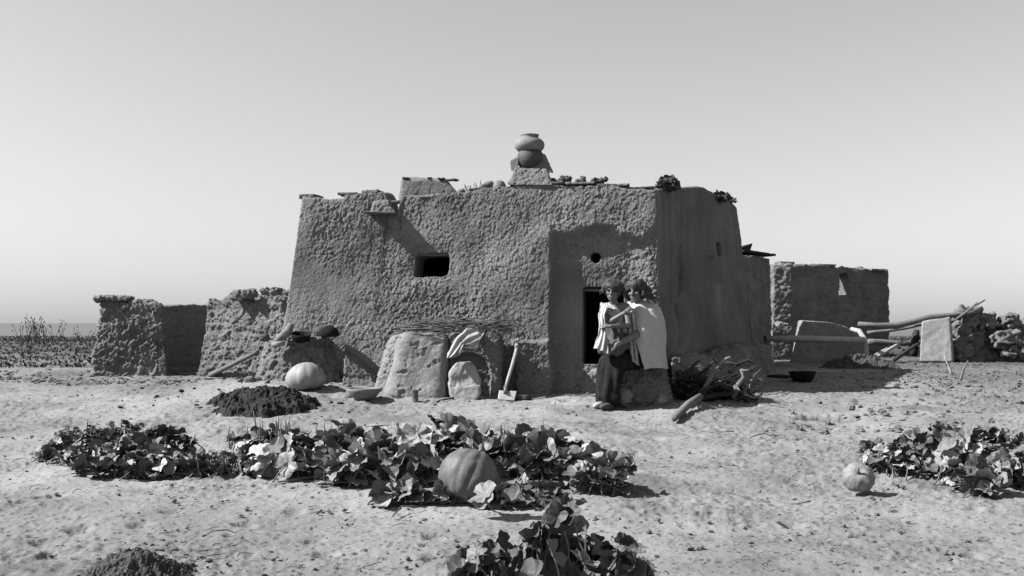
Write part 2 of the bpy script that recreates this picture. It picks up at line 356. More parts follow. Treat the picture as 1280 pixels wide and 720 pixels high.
# ================================================================== GROUND
def build_ground():
    rows = [-40, -12, -4, 0, 1.5, 2.6]
    y = 3.2
    while y < 26: rows.append(y); y *= 1.0032 if y < 13.5 else 1.006
    while y < 90: rows.append(y); y *= 1.015
    while y < 16000: rows.append(y); y *= 1.10
    rows = np.array(rows)
    t = np.linspace(-.62, .62, 861)
    tt = np.concatenate([np.array([-6, -3, -1.8, -1.1, -.8, -.7]), t, np.array([.7, .8, 1.1, 1.8, 3, 6])])
    Y, T = np.meshgrid(rows, tt, indexing='ij'); Xx = T*(np.maximum(Y, 0)+2.0)
    Xx = np.where(Y < 2, T*3.5*3, Xx)
    H = hbase(Xx, Y); P = np.stack([Xx.ravel(), Y.ravel(), 0*Y.ravel()], 1)
    yv = P[:, 1]; near = (1-sstep(20, 40, yv))*sstep(1, 3, yv)
    patch = sstep(-.05, .4, fbm(P*1.0, 4, 21))                         # trampled, clodded patches
    patch = np.maximum(patch, sstep(4.0, 5.5, P[:, 0])*sstep(9, 11, yv)*.9)
    patch = np.maximum(patch, .8*sstep(-.6, -1.6, P[:, 0]-.0)*sstep(5.8, 4.9, yv))
    F1, F2, ID, D = worley(P/.085, 33, True); cl = np.maximum(0, .55-F1)*(ID > .35)*ID
    F1b, _, IDb, _ = worley(P/.034, 34, True); clb = np.maximum(0, .5-F1b)*(IDb > .5)
    d = .014*fbm(P*2.3, 3, 5)+.007*fbm(P*9, 3, 6)+patch*(.05*cl+.02*clb+.008*fbm(P*26, 2, 8))
    d += .010*clb*(1-patch)+.005*fbm(P*30, 3, 9)+.004*np.abs(fbm(P*5, 3, 14))
    # hoof / foot dents
    F1c, _, IDc, _ = worley(P/.42, 55, True); d -= .03*(IDc > .55)*(1-sstep(.05, .2, F1c))
    # dug hole on the right and a shallow one by the fruit
    for (u, v, rx, ry, dp) in ((1036, 524, .27, .17, .17), (1010, 612, .6, .3, .04), (430, 650, .5, .25, .03)):
        q = gp(u, v); rr = ((P[:, 0]-q.x)/rx)**2+((yv-q.y)/ry)**2
        d -= dp*np.exp(-rr**2)*(1+.3*fbm(P*14, 2, 77)); d += .16*dp*np.exp(-(rr-1.8)**2*3)*(.6+fbm(P*20, 2, 78))
    d += .022*fbm(P*1.3, 3, 141)*(1-sstep(9.5, 11, yv))
    h = H.ravel()+d*near+(1-near)*.05*fbm(P*.8, 3, 9)*(yv > 3)*(yv < 60)
    tone = 1+.24*fbm(P*.7, 4, 61)+.16*fbm(P*np.array([4, 4, 1]), 4, 62)+.07*fbm(P*26, 3, 63)-.20*patch
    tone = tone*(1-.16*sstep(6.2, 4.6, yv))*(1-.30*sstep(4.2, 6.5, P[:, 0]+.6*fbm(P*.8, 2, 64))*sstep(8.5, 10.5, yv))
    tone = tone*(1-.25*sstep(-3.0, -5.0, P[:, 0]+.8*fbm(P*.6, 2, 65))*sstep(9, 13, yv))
    tone = tone*(1-.6*(IDb > .80)*(F1b < .33))                       # dark crumbs of dung and bark
    tone = tone*(1-.30*sstep(.15, .45, fbm(P*np.array([1.5, 1.5, 1]), 5, 91, .6)))*(1-.14*sstep(.25, .45, fbm(P*np.array([11, 11, 1]), 4, 92, .7)))
    q = gp(1036, 524); tone = tone*(1-.6*np.exp(-(((P[:, 0]-q.x)/.3)**2+((yv-q.y)/.19)**2)**2))
    sc = sstep(14, 22, yv+1.8*fbm(P*.5, 3, 44))*(1-sstep(60, 110, yv))       # scrubby ground farther off
    tone = tone*(1-sc*(.52+.22*fbm(P*1.3, 3, 47)))
    tone = np.where(yv > 110, .54+.1*fbm(P*np.array([.002, .006, 0]), 3, 3), tone)
    nR, nC = Y.shape; I = np.arange(nR*nC).reshape(nR, nC)
    Q = np.stack([I[:-1, :-1], I[:-1, 1:], I[1:, 1:], I[1:, :-1]], -1).reshape(-1, 4)
    V = np.stack([P[:, 0], yv, h], 1)
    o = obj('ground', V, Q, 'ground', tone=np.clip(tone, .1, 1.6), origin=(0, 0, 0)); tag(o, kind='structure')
build_ground()

# ================================================================== MAIN HOUSE
house = thing('adobe_house', 'large flat-roofed adobe house with cracked mud plaster in the middle', 'house', (0.3, 11.3, .5))
AB = Vector((-2.78, 11.56, .30)); BB = Vector((1.62, 10.83, .30)); CB = Vector((3.52, 14.25, .35)); DB = Vector((-1.3, 15.6, .35))
ZT = 2.76
AT = Vector((-2.46, 11.75, ZT)); BT = Vector((1.57, 10.95, ZT)); CT = Vector((3.23, 14.3, ZT)); DT = Vector((-1.1, 15.4, ZT))
def uproj(V): return 640+V[:, 0]*F/V[:, 1]
def vproj(V): return HV-(V[:, 2]-CZ)*F/V[:, 1]
roofline = [(372, 248), (378, 247), (400, 249), (430, 249), (433, 243), (455, 241), (478, 242), (483, 250), (485, 270), (500, 270), (503, 246), (530, 245), (560, 241), (600, 236), (640, 230), (700, 231), (745, 230), (765, 230), (790, 237), (820, 238)]
ru = np.array([p[0] for p in roofline], float); rv = np.array([p[1] for p in roofline], float)
def house_warp(V, ABC):
    a, b, c = ABC.T
    u = 640+(AT.x+(BT.x-AT.x)*a)*F/(AT.y+(BT.y-AT.y)*a)
    yy = AT.y+(BT.y-AT.y)*a
    jit = 1.5*vnoise(np.stack([u/9, 0*u, 0*u], 1), 71)+.8*vnoise(np.stack([u/3, 0*u, 0*u], 1), 72)
    tf = CZ+(HV-(np.interp(u, ru, rv)+jit))*yy/F
    ts = np.interp(b, [0, .12, .25, .5, .8, .95, 1], [0, .06, .11, .21, .24, .22, .18])
    kb = sstep(.085, .13, b); T = tf*(1-kb)+(2.70+.075*sstep(.90, .97, a))*kb+ts*sstep(.0, .5, a)
    inner = sstep(.05, .08, a)*sstep(.05, .08, 1-a)*sstep(.06, .085, b)*sstep(.06, .085, 1-b)*(c == 1)
    T = T-inner*.40
    V = V.copy(); V[:, 2] = V[:, 2]+(T-ZT)*c
    flare = np.exp(-c*7)
    V[:, 0] += flare*.12*(a > .5)*b
    return V
def house_disp(V, N, ABC):
    a, b, c = ABC.T; u = uproj(V); v = vproj(V)
    fr = sstep(.5, .8, -N[:, 1])*(b < .2); sd = 1-fr
    q = V*np.array([1, 1, 1.])
    rough = .62+.62*sstep(-.3, .3, fbm(V*1.3, 3, 81))
    rough *= 1-.75*np.exp(-((u-425)/60)**2-((v-370)/45)**2)      # smoothed patch, left
    rough *= 1-.6*sstep(425, 370, u)
    smooth_patch = np.exp(-((u-715)/35)**2-((v-385)/75)**2); rough *= 1-.5*smooth_patch
    rough *= 1-.6*np.exp(-((u-743)/22)**2-((v-272)/12)**2)
    d = plaster(V*np.array([1.15, 1.15, .9]), 0.048, .0145, 1)*rough*fr+.006*fbm(V*45, 3, 6)*rough*fr
    d += fr*(.07*fbm(V*.9, 2, 83)+.022*fbm(V*3.2, 2, 84))+.10*np.exp(-c*5)*sstep(430, 370, u)
    # side wall: smoother, run down by rain
    d += sd*(.08*fbm(V*.9, 2, 86)+.008*fbm(V*np.array([7, 7, 1.2]), 3, 87)+.004*fbm(V*26, 2, 88)+.003*clods(V, .07, 1, 89)+.006*sstep(-.1, .4, fbm(V*1.4, 2, 99))*fbm(V*18, 3, 98))
    ribs = sd*np.exp(-((u-856-2*np.sin(v/9))/4)**2)*sstep(300, 320, v)*(1-sstep(425, 445, v)); d -= .11*ribs*(1+.8*fbm(V*np.array([4, 4, 9]), 2, 90))
    d -= sd*.05*np.exp(-((u-893)/5)**2)*sstep(318, 324, v)*(1-sstep(350, 360, v))
    d += sd*.025*np.exp(-((u-896)/7)**2)*sstep(352, 362, v)*(1-sstep(400, 440, v))
    # recessed wall round the door
    wob = 7*fbm(V*3, 3, 95)
    rec = fr*sstep(686, 695, u+.5*wob)*sstep(284, 302, v+2.5*wob+6*fbm(V*7, 2, 96))*(1-sstep(780, 815, u)*.8)
    d -= .125*rec
    led = fr*sstep(640, 650, u+wob)*(1-sstep(690, 693, u+wob))*sstep(424, 430, v+wob); d += .07*led
    # flare at the foot, undercut scar
    d += .05*np.exp(-c*6)
    # window hollow
    d -= fr*.035*np.exp(-((u-540)/30)**4-((v-330)/22)**4)
    return d
def af(u):  # fraction along the front face
    dx, dy = BT.x-AT.x, BT.y-AT.y; k = (u-640)/F
    return (k*AT.y-AT.x)/(dx-k*dy)
def cf(u, v):
    a = af(u); y = AT.y+(BT.y-AT.y)*a; z = Z(v, y); return (z-.30)/(ZT-.30)
holes = [(0, af(524), af(567), cf(545, 347), cf(545, 317), .38, False),
         (0, af(727.5), af(777), cf(740, 456), cf(740, 362), .34, False),
         (0, af(737), af(749.5), cf(743, 333), cf(743, 319), .4, True),
         (1, .655, .705, (2.06-.3)/2.55, (2.24-.3)/2.55, .3, False)]
V, Q, ABC = mudblock([AB, BB, CB, DB], [AT, BT, CT, DT], res=.0092, smooth=14, disp=house_disp, warp=house_warp, holes=holes)
u = uproj(V); v = vproj(V)
tn = 1+.20*fbm(V*1.6, 3, 101)+.10*fbm(V*6, 3, 102)
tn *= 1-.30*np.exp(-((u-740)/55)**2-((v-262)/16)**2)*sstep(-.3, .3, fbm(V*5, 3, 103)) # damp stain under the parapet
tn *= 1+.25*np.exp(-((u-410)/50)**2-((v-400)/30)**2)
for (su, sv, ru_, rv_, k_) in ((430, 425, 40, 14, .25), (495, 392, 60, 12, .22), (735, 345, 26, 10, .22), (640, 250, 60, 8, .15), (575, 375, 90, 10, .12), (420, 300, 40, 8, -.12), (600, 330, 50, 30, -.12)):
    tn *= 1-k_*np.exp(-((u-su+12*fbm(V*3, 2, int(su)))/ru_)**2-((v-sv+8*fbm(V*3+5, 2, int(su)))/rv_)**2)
tn *= 1-.14*sstep(.15, .5, fbm(V*np.array([9, 9, .8]), 3, 104))*(v < 400)                    # rain streaks
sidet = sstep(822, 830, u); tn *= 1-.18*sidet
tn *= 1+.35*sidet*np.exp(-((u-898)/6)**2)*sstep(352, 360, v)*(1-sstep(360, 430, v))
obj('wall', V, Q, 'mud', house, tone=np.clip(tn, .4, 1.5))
# ---- roof slabs, coping stones
def slab(c, size, rot=0., seed=0, mat='coping', parent=None, name='coping_stone', res=None, dd=.008, tilt=0.):
    sx, sy, sz = [s/2 for s in size]; cr, sr = math.cos(rot), math.sin(rot); rr = random.Random(seed)
    def cn(x, y, z):
        x *= 1+rr.uniform(-.12, .12); y *= 1+rr.uniform(-.15, .15); return (c[0]+x*cr-y*sr, c[1]+x*sr+y*cr, c[2]+z+x*tilt)
    b = [cn(-sx, -sy, -sz), cn(sx, -sy, -sz), cn(sx, sy, -sz), cn(-sx, sy, -sz)]; t = [cn(-sx, -sy, sz), cn(sx, -sy, sz), cn(sx, sy, sz), cn(-sx, sy, sz)]
    V, Q, A = mudblock(b, t, res=res or max(.008, max(size)/26), smooth=2, disp=lambda V, N, A: dd*fbm(V*18+seed, 3, seed)+dd*.6*fbm(V*50, 2, seed), bottom=True)
    return obj(name, V, Q, mat, parent, tone=None)
FR = math.atan2(BT.y-AT.y, BT.x-AT.x)
def fpt(u, v, off=0.):   # point over the front wall line, off metres behind the face
    a = af(u); y = AT.y+(BT.y-AT.y)*a+off; return Vector((X(u, y), y, Z(v, y)))
cop = [(389, 246, 24, 6), (440, 243, 28, 3), (467, 240, 22, 4), (540, 246.5, 34, 3), (573, 243, 30, 3.2), (600, 237.5, 30, 3), (655, 229, 42, 3), (693, 230, 36, 3), (727, 230, 40, 3), (766, 232.5, 44, 3), (800, 236, 36, 3)]
for i, (uu, vv, wu, hv) in enumerate(cop):
    p = fpt(uu, vv+.8, .145); k = p.y/F
    slab(p, (wu*k*random.uniform(.8, 1.), .27, hv*k*1.0), FR+random.uniform(-.08, .08), 300+i, 'coping', house, 'coping_stone', dd=.012)
# doorway: planks set back in the dark opening and a lintel
p = fpt(744, 359, -.02); lt = MB(); pa = fpt(722, 360, .02); pb = fpt(778, 361, .02)
# wooden lintel over the window and door sill
b, t = boxpts(0, .56, 0, .25, 0, .035)
def placed_box(name, p0, p1, depth, h, mat, parent, seed=0, dd=.004, off=0.):
    d = (Vector(p1)-Vector(p0)); L = d.length; d.normalize(); n = Vector((-d.y, d.x, 0)).normalized()
    c = [Vector(p0)+n*off, Vector(p1)+n*off, Vector(p1)+n*(off+depth), Vector(p0)+n*(off+depth)]
    V, Q, A = mudblock(c, [q+Vector((0, 0, h)) for q in c], res=max(.008, L/60), smooth=1, disp=lambda V, N, A: dd*fbm(V*14+seed, 3, seed), bottom=True)
    return obj(name, V, Q, mat, parent)
placed_box('lintel', fpt(724, 364, .12), fpt(780, 364, .12), .18, .03, 'wood', house, 5)
placed_box('lintel', fpt(518, 320, .03), fpt(572, 320, .03), .22, .03, 'wood', house, 6)
frm = placed_box('door_frame', fpt(728, 456, .20), fpt(731.5, 456, .20), .08, .80, 'darkwood', house, 7)

# drain spout in the parapet: block of stone under a slab, with the wooden pole above
sp = thing('roof_drain_spout', 'projecting stone drain spout high on the front wall casting a slanting shadow', 'drain spout', tuple(fpt(478, 268, -.2)))
slab(fpt(478, 267.5, -.02), (.34, .36, .028), FR+.1, 11, 'coping', sp, 'spout_slab', dd=.005)
V, Q, A = mudblock([fpt(463, 266, -.15), fpt(495, 266, -.13), fpt(494, 266, .1), fpt(463, 266, .1)], [fpt(467, 254, -.09), fpt(484, 252, -.08), fpt(487, 246, .1), fpt(466, 248, .1)], res=.011, smooth=8, disp=lambda V, N, A: clods(V, .07, .014, 12))
obj('mud_collar', V, Q, 'mudrough', sp)
pl = MB(); pl.add(*tube([fpt(472, 254.5, -.02), fpt(514, 251.5, .12)], [.026, .022], 8, .08, 3)); tag(pl.build('roof_pole', 'wood'), 'short pale pole laid across the gap in the parapet beside the drain spout', 'pole')

# box-like hatch / chimney base on the roof
V, Q, A = mudblock([fpt(500, 250, .38), fpt(580, 250, .38), fpt(580, 250, 1.2), fpt(500, 250, 1.2)], [fpt(503, 224, .40), fpt(573, 226, .40), fpt(570, 226, 1.1), fpt(504, 222, 1.1)], res=.013, smooth=10,
    warp=lambda V, A: V+np.stack([0*A[:, 0], 0*A[:, 0], -A[:, 2]*.13*sstep(.8, 1, A[:, 0])+A[:, 2]*.02*vnoise(A*9, 5)], 1), disp=lambda V, N, A: plaster(V, .06, .006, 14)+.03*fbm(V*2, 2, 15))
hb = obj('roof_hatch', V, Q, 'mudrough'); tag(hb, 'low boxy mud structure rising above the left half of the roof', 'roof hatch')
hb['_w'] = tuple(hb.location)
for i, (uu, vv, s) in enumerate([(536, 223, 5), (552, 223.5, 7), (566, 225, 10), (508, 223, 6)]):
    p = fpt(uu, vv, .45); k = p.y/F; slab(p, (s*k*1.2, .12, .02), random.uniform(-.4, .4), 330+i, 'coping', hb, 'coping_stone')

# ---- chimney with stacked pots
pc = fpt(664, 226, .22)
ch = thing('chimney', 'chimney of stacked clay pots on a mud base at the top of the roof', 'chimney', tuple(pc))
k = pc.y/F
V, Q, A = mudblock([fpt(636, 231, .0), fpt(691, 231, .0), fpt(691, 231, .5), fpt(636, 231, .5)], [fpt(644, 210, .08), fpt(684, 212, .08), fpt(682, 212, .4), fpt(646, 210, .4)], res=.011, smooth=14, disp=lambda V, N, A: clods(V, .07, .014, 16))
obj('base', V, Q, 'mudrough', ch)
def potprof(pts, k): return [(r*k, z*k) for r, z in pts]
c0 = fpt(663, 213, .24)
V, Fc = lathe(potprof([(9, 0), (13, 3), (16, 9), (17, 14), (16, 20), (14, 24)], k), c0, 40); V += .004*fbm(V*20, 3, 4)[:, None]; obj('lower_pot', V, Fc, 'pot', ch)
c1 = fpt(662, 191, .24)
V, Fc = lathe(potprof([(11, 0), (15, 2.2), (18.2, 6), (18.8, 9.5), (18, 13), (15, 16), (12, 17.5), (11, 19), (11.6, 21.5), (12, 22.3), (10, 22.3), (9.6, 20), (9, 12)], k), c1, 48); V += .003*fbm(V*14, 3, 9)[:, None]; obj('upper_pot', V, Fc, 'potlight', ch)
# potsherd leaning at the left, mud shoulder at the right
V, Q, A = mudblock([fpt(639, 213, .15), fpt(647, 215, .12), fpt(647, 215, .17), fpt(639, 213, .2)], [fpt(638, 201, .17), fpt(649, 195, .14), fpt(649, 195, .19), fpt(638, 201, .22)], res=.008, smooth=2, disp=lambda V, N, A: .004*fbm(V*30, 2, 1), bottom=True)
obj('potsherd', V, Q, 'pot', ch)
V, Q, A = mudblock([fpt(662, 216, .12), fpt(691, 216, .14), fpt(691, 216, .42), fpt(662, 216, .42)], [fpt(668, 192, .2), fpt(681, 193, .2), fpt(681, 193, .40), fpt(668, 192, .40)], res=.011, smooth=10, disp=lambda V, N, A: clods(V, .06, .012, 17))
obj('mud_shoulder', V, Q, 'mudrough', ch)

# ---- things lying on the parapet
p = fpt(624, 235.5, .10); V, Fc = lathe(potprof([(8.7, 0), (8.8, 2), (8, 5), (6.2, 8), (3.5, 9.6), (.6, 10)], k), p, 28); tag(obj('upturned_bowl', V, Fc, 'potlight'), 'small upturned clay bowl on the parapet left of the chimney', 'bowl')
for i, (uu, vv, r, lab) in enumerate([(605, 234, 5, 'first lump of stone left of the upturned bowl on the parapet'), (612, 231, 6, 'darker lump of stone touching the upturned bowl on the parapet'), (577, 240, 5, 'rounded stone on the parapet just right of the roof hatch'), (590, 240, 4.5, 'small flat stone on the parapet halfway between hatch and upturned bowl'),
        (679, 226.5, 5, 'pale stone on the roof edge touching the foot of the chimney')]):
    p = fpt(uu, vv, .1); V, Fc = rock(p, (r*k*1.2, r*k, r*k*.8), .35, 20+i); tag(obj('stone', V, Fc, 'clod'), lab, 'stone', 'loose stones on the parapet')
def leafclump(name, label, cat, p, r, n, seed, mat='scrub', flat=.8, group=None):
    rr = random.Random(seed); mb = MB()
    for i in range(n):
        d = Vector([rr.gauss(0, 1) for _ in range(3)]).normalized()*r*rr.uniform(.3, 1); d.z = abs(d.z)*flat*1.4
        c = Vector(p)+d; s = r*rr.uniform(.16, .34); x, y = frame(Vector([rr.gauss(0, 1) for _ in range(3)]))
        kk = 6; V = [c+x*s*math.cos(6.283*q/kk)*(.7+.4*rr.random())+y*s*math.sin(6.283*q/kk)*(.7+.4*rr.random())+x.cross(y)*s*rr.uniform(-.3, .3) for q in range(kk)]
        mb.add([tuple(v) for v in V], [tuple(range(kk))], rr.uniform(.5, 1.5))
    t = thing(name, label, cat, p, group)
    mb.build('leaves', mat, t, smooth=False)
    st = MB()
    for i in range(max(5, n//12)):
        d = Vector([rr.gauss(0, 1) for _ in range(3)]).normalized()*r*.9; d.z = abs(d.z)
        st.add(*tube(bent(Vector(p), Vector(p)+d, 3, .1, i+seed), [r*.05, r*.02], 5) if False else tube(bent(Vector(p), Vector(p)+d, 3, .1, i+seed), [r*.06, r*.05, r*.04, r*.02], 5))
    st.build('stems', 'twig', t); return t
leafclump('dry_bush', 'round dark bunch of drying leaves on the front corner of the roof', 'bush', fpt(835, 236, .35)+Vector((0, 0, 0)), 15*k, 380, 5, flat=.75)
pb2 = P3(899, 250, 13.3); leafclump('dry_bush', 'small loose dark plant growing on the right wall top', 'bush', pb2, 15*13.3/F, 130, 6, flat=.5)
pb2 = P3(917, 253, 13.9); leafclump('dry_bush', 'tiny tuft at the far right end of the roof', 'bush', pb2, 6*13.9/F, 40, 7, flat=.7)
lumps = [(703, 226, 7), (710, 224, 6), (722, 227, 4), (728, 225, 6), (744, 227, 6), (752, 226, 5), (757, 224, 4), (692, 227, 5)]
labs = ['dark leafy squash piece drying right of the chimney', 'taller shrivelled squash drying beside the one nearest the chimney', 'smallest shrivelled squash in the roof edge row', 'forked shrivelled squash in the middle of the roof edge row', 'curved shrivelled squash near the right end of the roof row', 'knobbly shrivelled squash second from the right in the roof row', 'pointed shrivelled squash at the right end of the roof row', 'pale shrivelled squash nearest the chimney']
for i, (uu, vv, r) in enumerate(lumps):
    p = fpt(uu, vv, .12); V, Fc = rock(p, (r*k*.8, r*k*.7, r*k*.75), .75, 40+i, 0, 26, 16, 2.6)
    o = obj('dried_squash', V, Fc, 'pot' if i % 2 else 'scrub'); tag(o, labs[i], 'dried squash', 'shrivelled squash drying along the roof edge')
for i, (uu, vv, h) in enumerate([(584, 240, 9), (598, 240, 12)]):
    p = fpt(uu, vv, .12); mb = MB(); rr = random.Random(i)
    for j in range(7): mb.add(*tube(bent(p, p+Vector((rr.uniform(-.06, .06), rr.uniform(-.04, .04), h*k*rr.uniform(.6, 1.2))), 3, .1, j), [.004, .003, .003, .006], 5))
    tag(mb.build('dry_weed', 'twig'), ['tuft of dry stalks on the parapet next to the roof hatch', 'taller tuft of dry stalks left of the upturned bowl'][i], 'weed')

# ================================================================== LEFT GARDEN WALLS
def mudwall(name, label, cat, bot, top, res=.013, cell=.11, amp=.035, seed=1, wav=.04, mat='mudrough', smooth=8, holes=(), tidy=1., extra=None, bulge=0.):
    def wp(V, A):
        V = V.copy(); V[:, 1] -= bulge*np.sin(np.pi*A[:, 0])**.8*(1-A[:, 1])*(1-.35*A[:, 2]); V[:, 2] += A[:, 2]*wav*(vnoise(np.stack([A[:, 0]*9, A[:, 1]*3, 0*A[:, 0]], 1), seed)+.5*vnoise(np.stack([A[:, 0]*23, A[:, 1]*7, 0*A[:, 0]], 1), seed+1)); return V
    def dp(V, N, A):
        d = clods(V, cell, amp*tidy, seed)+.05*fbm(V*1.3, 2, seed+3)
        d = d-.012*np.exp(-(np.sin(V[:, 2]*9+2.2*fbm(V*.8, 2, seed+4))/.25)**2)       # courses
        return d if extra is None else d+extra(V, N, A)
    V, Q, A = mudblock(bot, top, res=res, smooth=smooth, disp=dp, warp=wp, holes=holes)
    o = obj(name, V, Q, mat); return tag(o, label, cat)
g = .35
mudwall('garden_wall', 'leftmost stub of rough mud wall, free-standing and lumpy', 'wall',
    [(X(113, 12.9), 12.9, g), (X(211, 12.8), 12.8, g), (X(211, 13.7), 13.8, g), (X(120, 13.8), 13.8, g)],
    [(X(126, 12.98), 12.98, Z(375, 13)), (X(201, 12.95), 12.95, Z(381, 13)), (X(200, 13.6), 13.6, Z(381, 13.2)), (X(133, 13.6), 13.6, Z(375, 13.2))], seed=3, amp=.04, wav=.03)
slab(P3(142, 373.5, 13.1), (.46, .32, .055), .05, 31, 'mudrough', None, 'coping_slab', dd=.05); tag(bpy.context.scene.objects['coping_slab'], 'dark cracked slab capping the leftmost mud wall', 'slab')
mudwall('garden_wall', 'shaded mud wall set back between two sunlit wall stubs', 'wall',
    [(X(203, 13.3), 13.3, g), (X(272, 14.15), 14.15, g), (X(270, 14.5), 14.5, g), (X(190, 13.7), 13.7, g)],
    [(X(203, 13.32), 13.32, Z(382, 13.4)), (X(272, 14.2), 14.2, Z(382, 14.2)), (X(270, 14.5), 14.5, Z(382, 14.3)), (X(192, 13.7), 13.7, Z(382, 13.5))], seed=8, amp=.014, wav=.01)
mudwall('garden_wall', 'sunlit rough mud wall joining the left corner of the house', 'wall',
    [(X(243, 12.85), 12.85, g), (X(366, 12.0), 12.0, g), (X(372, 12.5), 12.5, g), (X(268, 13.5), 13.5, g)],
    [(X(262, 12.95), 12.95, Z(378, 12.9)), (X(370, 12.1), 12.1, Z(362, 12.1)), (X(372, 12.45), 12.45, Z(362, 12.3)), (X(272, 13.3), 13.3, Z(379, 13))], seed=11, amp=.036, wav=.05,
    extra=None)
for i, (uu, vv, s) in enumerate([(300, 369, 12), (312, 367, 10), (332, 364, 7), (345, 364, 8)]):
    y = 12.55-.012*(uu-300); p = P3(uu, vv, y); V, Fc = rock(p, (s*.009, s*.008, s*.0055), .7, 60+i, 0, 30, 18, 2.6, 1)
    tag(obj('clod', V, Fc, 'mudrough'), ['largest mud lump on top of the sunlit garden wall', 'flattish mud lump beside the largest one on the garden wall', 'small square mud lump on the garden wall', 'mud lump on the garden wall nearest the house'][i], 'clod', 'loose lumps on the garden wall')

# ================================================================== BENCH / OVEN AT THE LEFT CORNER
yb = 11.15
mudwall('mud_platform', 'low lumpy mud platform against the left corner of the house', 'platform',
    [(X(309, 11.5), 11.55, .45), (X(452, 11.5), 11.62, .4), (X(452, 11.8), 11.9, .4), (X(315, 12.0), 12.1, .45)],
    [(X(332, 11.6), 11.62, Z(424, 11.5)), (X(430, 11.5), 11.64, Z(420, 11.5)), (X(434, 11.8), 11.85, Z(419, 11.6)), (X(340, 12.0), 12.0, Z(421, 11.8))], seed=14, cell=.12, amp=.036, wav=.05, res=.0105, bulge=.42, smooth=14)
mudwall('mud_step', 'low sloping mud step in shade between platform and stone slab', 'step',
    [(X(425, 11.0), 11.05, .42), (X(486, 11.0), 11.0, .42), (X(486, 11.5), 11.5, .42), (X(425, 11.5), 11.6, .42)],
    [(X(430, 11.2), 11.25, Z(443, 11.2)), (X(468, 11.2), 11.2, Z(472, 11.2)), (X(475, 11.4), 11.4, Z(466, 11.3)), (X(430, 11.5), 11.55, Z(432, 11.4))], seed=15, cell=.08, amp=.012, wav=.01, res=.011)
# dark bowl, upturned pan, hide boot-like roll
c = P3(376, 428, 11.38); V, Fc = lathe([(.02, 0), (.06, .01), (.10, .05), (.115, .105), (.105, .105), (.09, .05), (.05, .022), (.01, .02)], c, 36, tilt=((1, .3, 0), .25)); tag(obj('bowl', V, Fc, 'dark'), 'blackened clay bowl on the mud platform', 'bowl')
c = P3(411, 419.5, 11.36); V, Fc = lathe([(.12, 0), (.125, .02), (.11, .06), (.07, .095), (.03, .115), (.004, .12)], c, 30, tilt=((1, 0, 0), .12)); V += .006*fbm(V*14, 3, 4)[:, None]; tag(obj('upturned_pan', V, Fc, 'dark'), 'dark upturned pan on the right end of the mud platform', 'pan')
mb = MB()
mb.add(*tube([P3(341, 431, 11.28), P3(350, 423, 11.3), P3(360, 414, 11.34), P3(364, 405, 11.38)], [.03, .045, .05, .035], 10, .12, 4))
mb.add(*tube([P3(341, 431, 11.28), P3(349, 430, 11.2), P3(356, 428, 11.2)], [.03, .035, .02], 10, .12, 5))
tag(mb.build('hide_roll', 'mudstone'), 'crumpled pale hide roll lying beside the blackened bowl', 'hide')
V, Fc = rock(P3(331, 422, 11.32), (.055, .05, .045), .3, 77); tag(obj('stone', V, Fc, 'pot'), 'dark round stone at the left end of the mud platform', 'stone')
V, Fc = rock(P3(399, 413, 11.42), (.05, .05, .035), .3, 78); tag(obj('stone', V, Fc, 'clod'), 'flat stone between bowl and upturned pan', 'stone')
mb = MB(); mb.add(*tube(bent(gp(263, 471)+Vector((0, 0, .02)), P3(322, 440, 12.05), 6, .015, 3), [.035, .034, .033, .032, .03, .028, .024], 8, .08, 2)); tag(mb.build('leaning_pole', 'wood'), 'pale pole leaning against the left garden wall', 'pole')
mb = MB(); mb.add(*tube(bent(gp(332, 480)+Vector((0, 0, .02)), gp(352, 473)+Vector((0, 0, .04)), 3, .02, 3), [.02, .02, .02, .015], 7)); tag(mb.build('stick', 'palewood'), 'short pale stick on the ground in front of the mud platform', 'stick')
for i, (uu, vv, s) in enumerate([(312, 478, .07), (322, 476, .05), (340, 474, .05), (425, 478, .05), (364, 474, .04), (435, 484, .04), (300, 477, .035)]):
    p = gp(uu, vv); V, Fc = rock(p+Vector((0, 0, s*.35)), (s, s*.8, s*.6), .4, 80+i, 0, 18, 12, 2); tag(obj('clod', V, Fc, 'clod'), ['biggest clod at the foot of the leaning pale pole', 'clod just right of the biggest one by the leaning pole', 'clod touching the short pale stick', 'clod in the shadow between pale squash and mud step', 'small clod tucked behind the pale squash', 'small clod just behind the shallow clay bowl', 'smallest clod left of the leaning pole foot'][i], 'clod', 'clods before the mud platform')
# pale melon
p = gp(383, 487); V, Fc = lathe([(.01, 0), (.12, .0), (.17, .03), (.205, .09), (.205, .14), (.18, .20), (.13, .255), (.07, .285), (.02, .293)], p, 64, sq=(1.05, .95), tilt=((0, 1, 0), -.08), lobes=(10, .045)); V += .008*np.stack([fbm(V*6, 3, k_) for k_ in range(3)], 1)
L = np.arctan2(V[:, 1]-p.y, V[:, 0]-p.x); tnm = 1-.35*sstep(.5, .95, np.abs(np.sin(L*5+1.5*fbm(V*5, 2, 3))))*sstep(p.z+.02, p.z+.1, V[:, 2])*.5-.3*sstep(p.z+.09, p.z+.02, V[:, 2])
o = obj('pale_squash', V, Fc, 'palesquash', tone=tnm); tag(o, 'large pale dome-shaped squash on the ground beside the mud platform', 'squash')
# bowl on the ground
p = gp(455, 501); mb = MB(); mb.add(*lathe([(.03, 0), (.08, .008), (.13, .045), (.165, .10), (.175, .13), (.165, .13), (.15, .10), (.11, .055), (.05, .03), (.01, .028)], p, 44, sq=(1.02, 1)))
tag(mb.build('bowl', 'potlight'), 'shallow clay bowl on the ground left of the big stone slab', 'bowl')
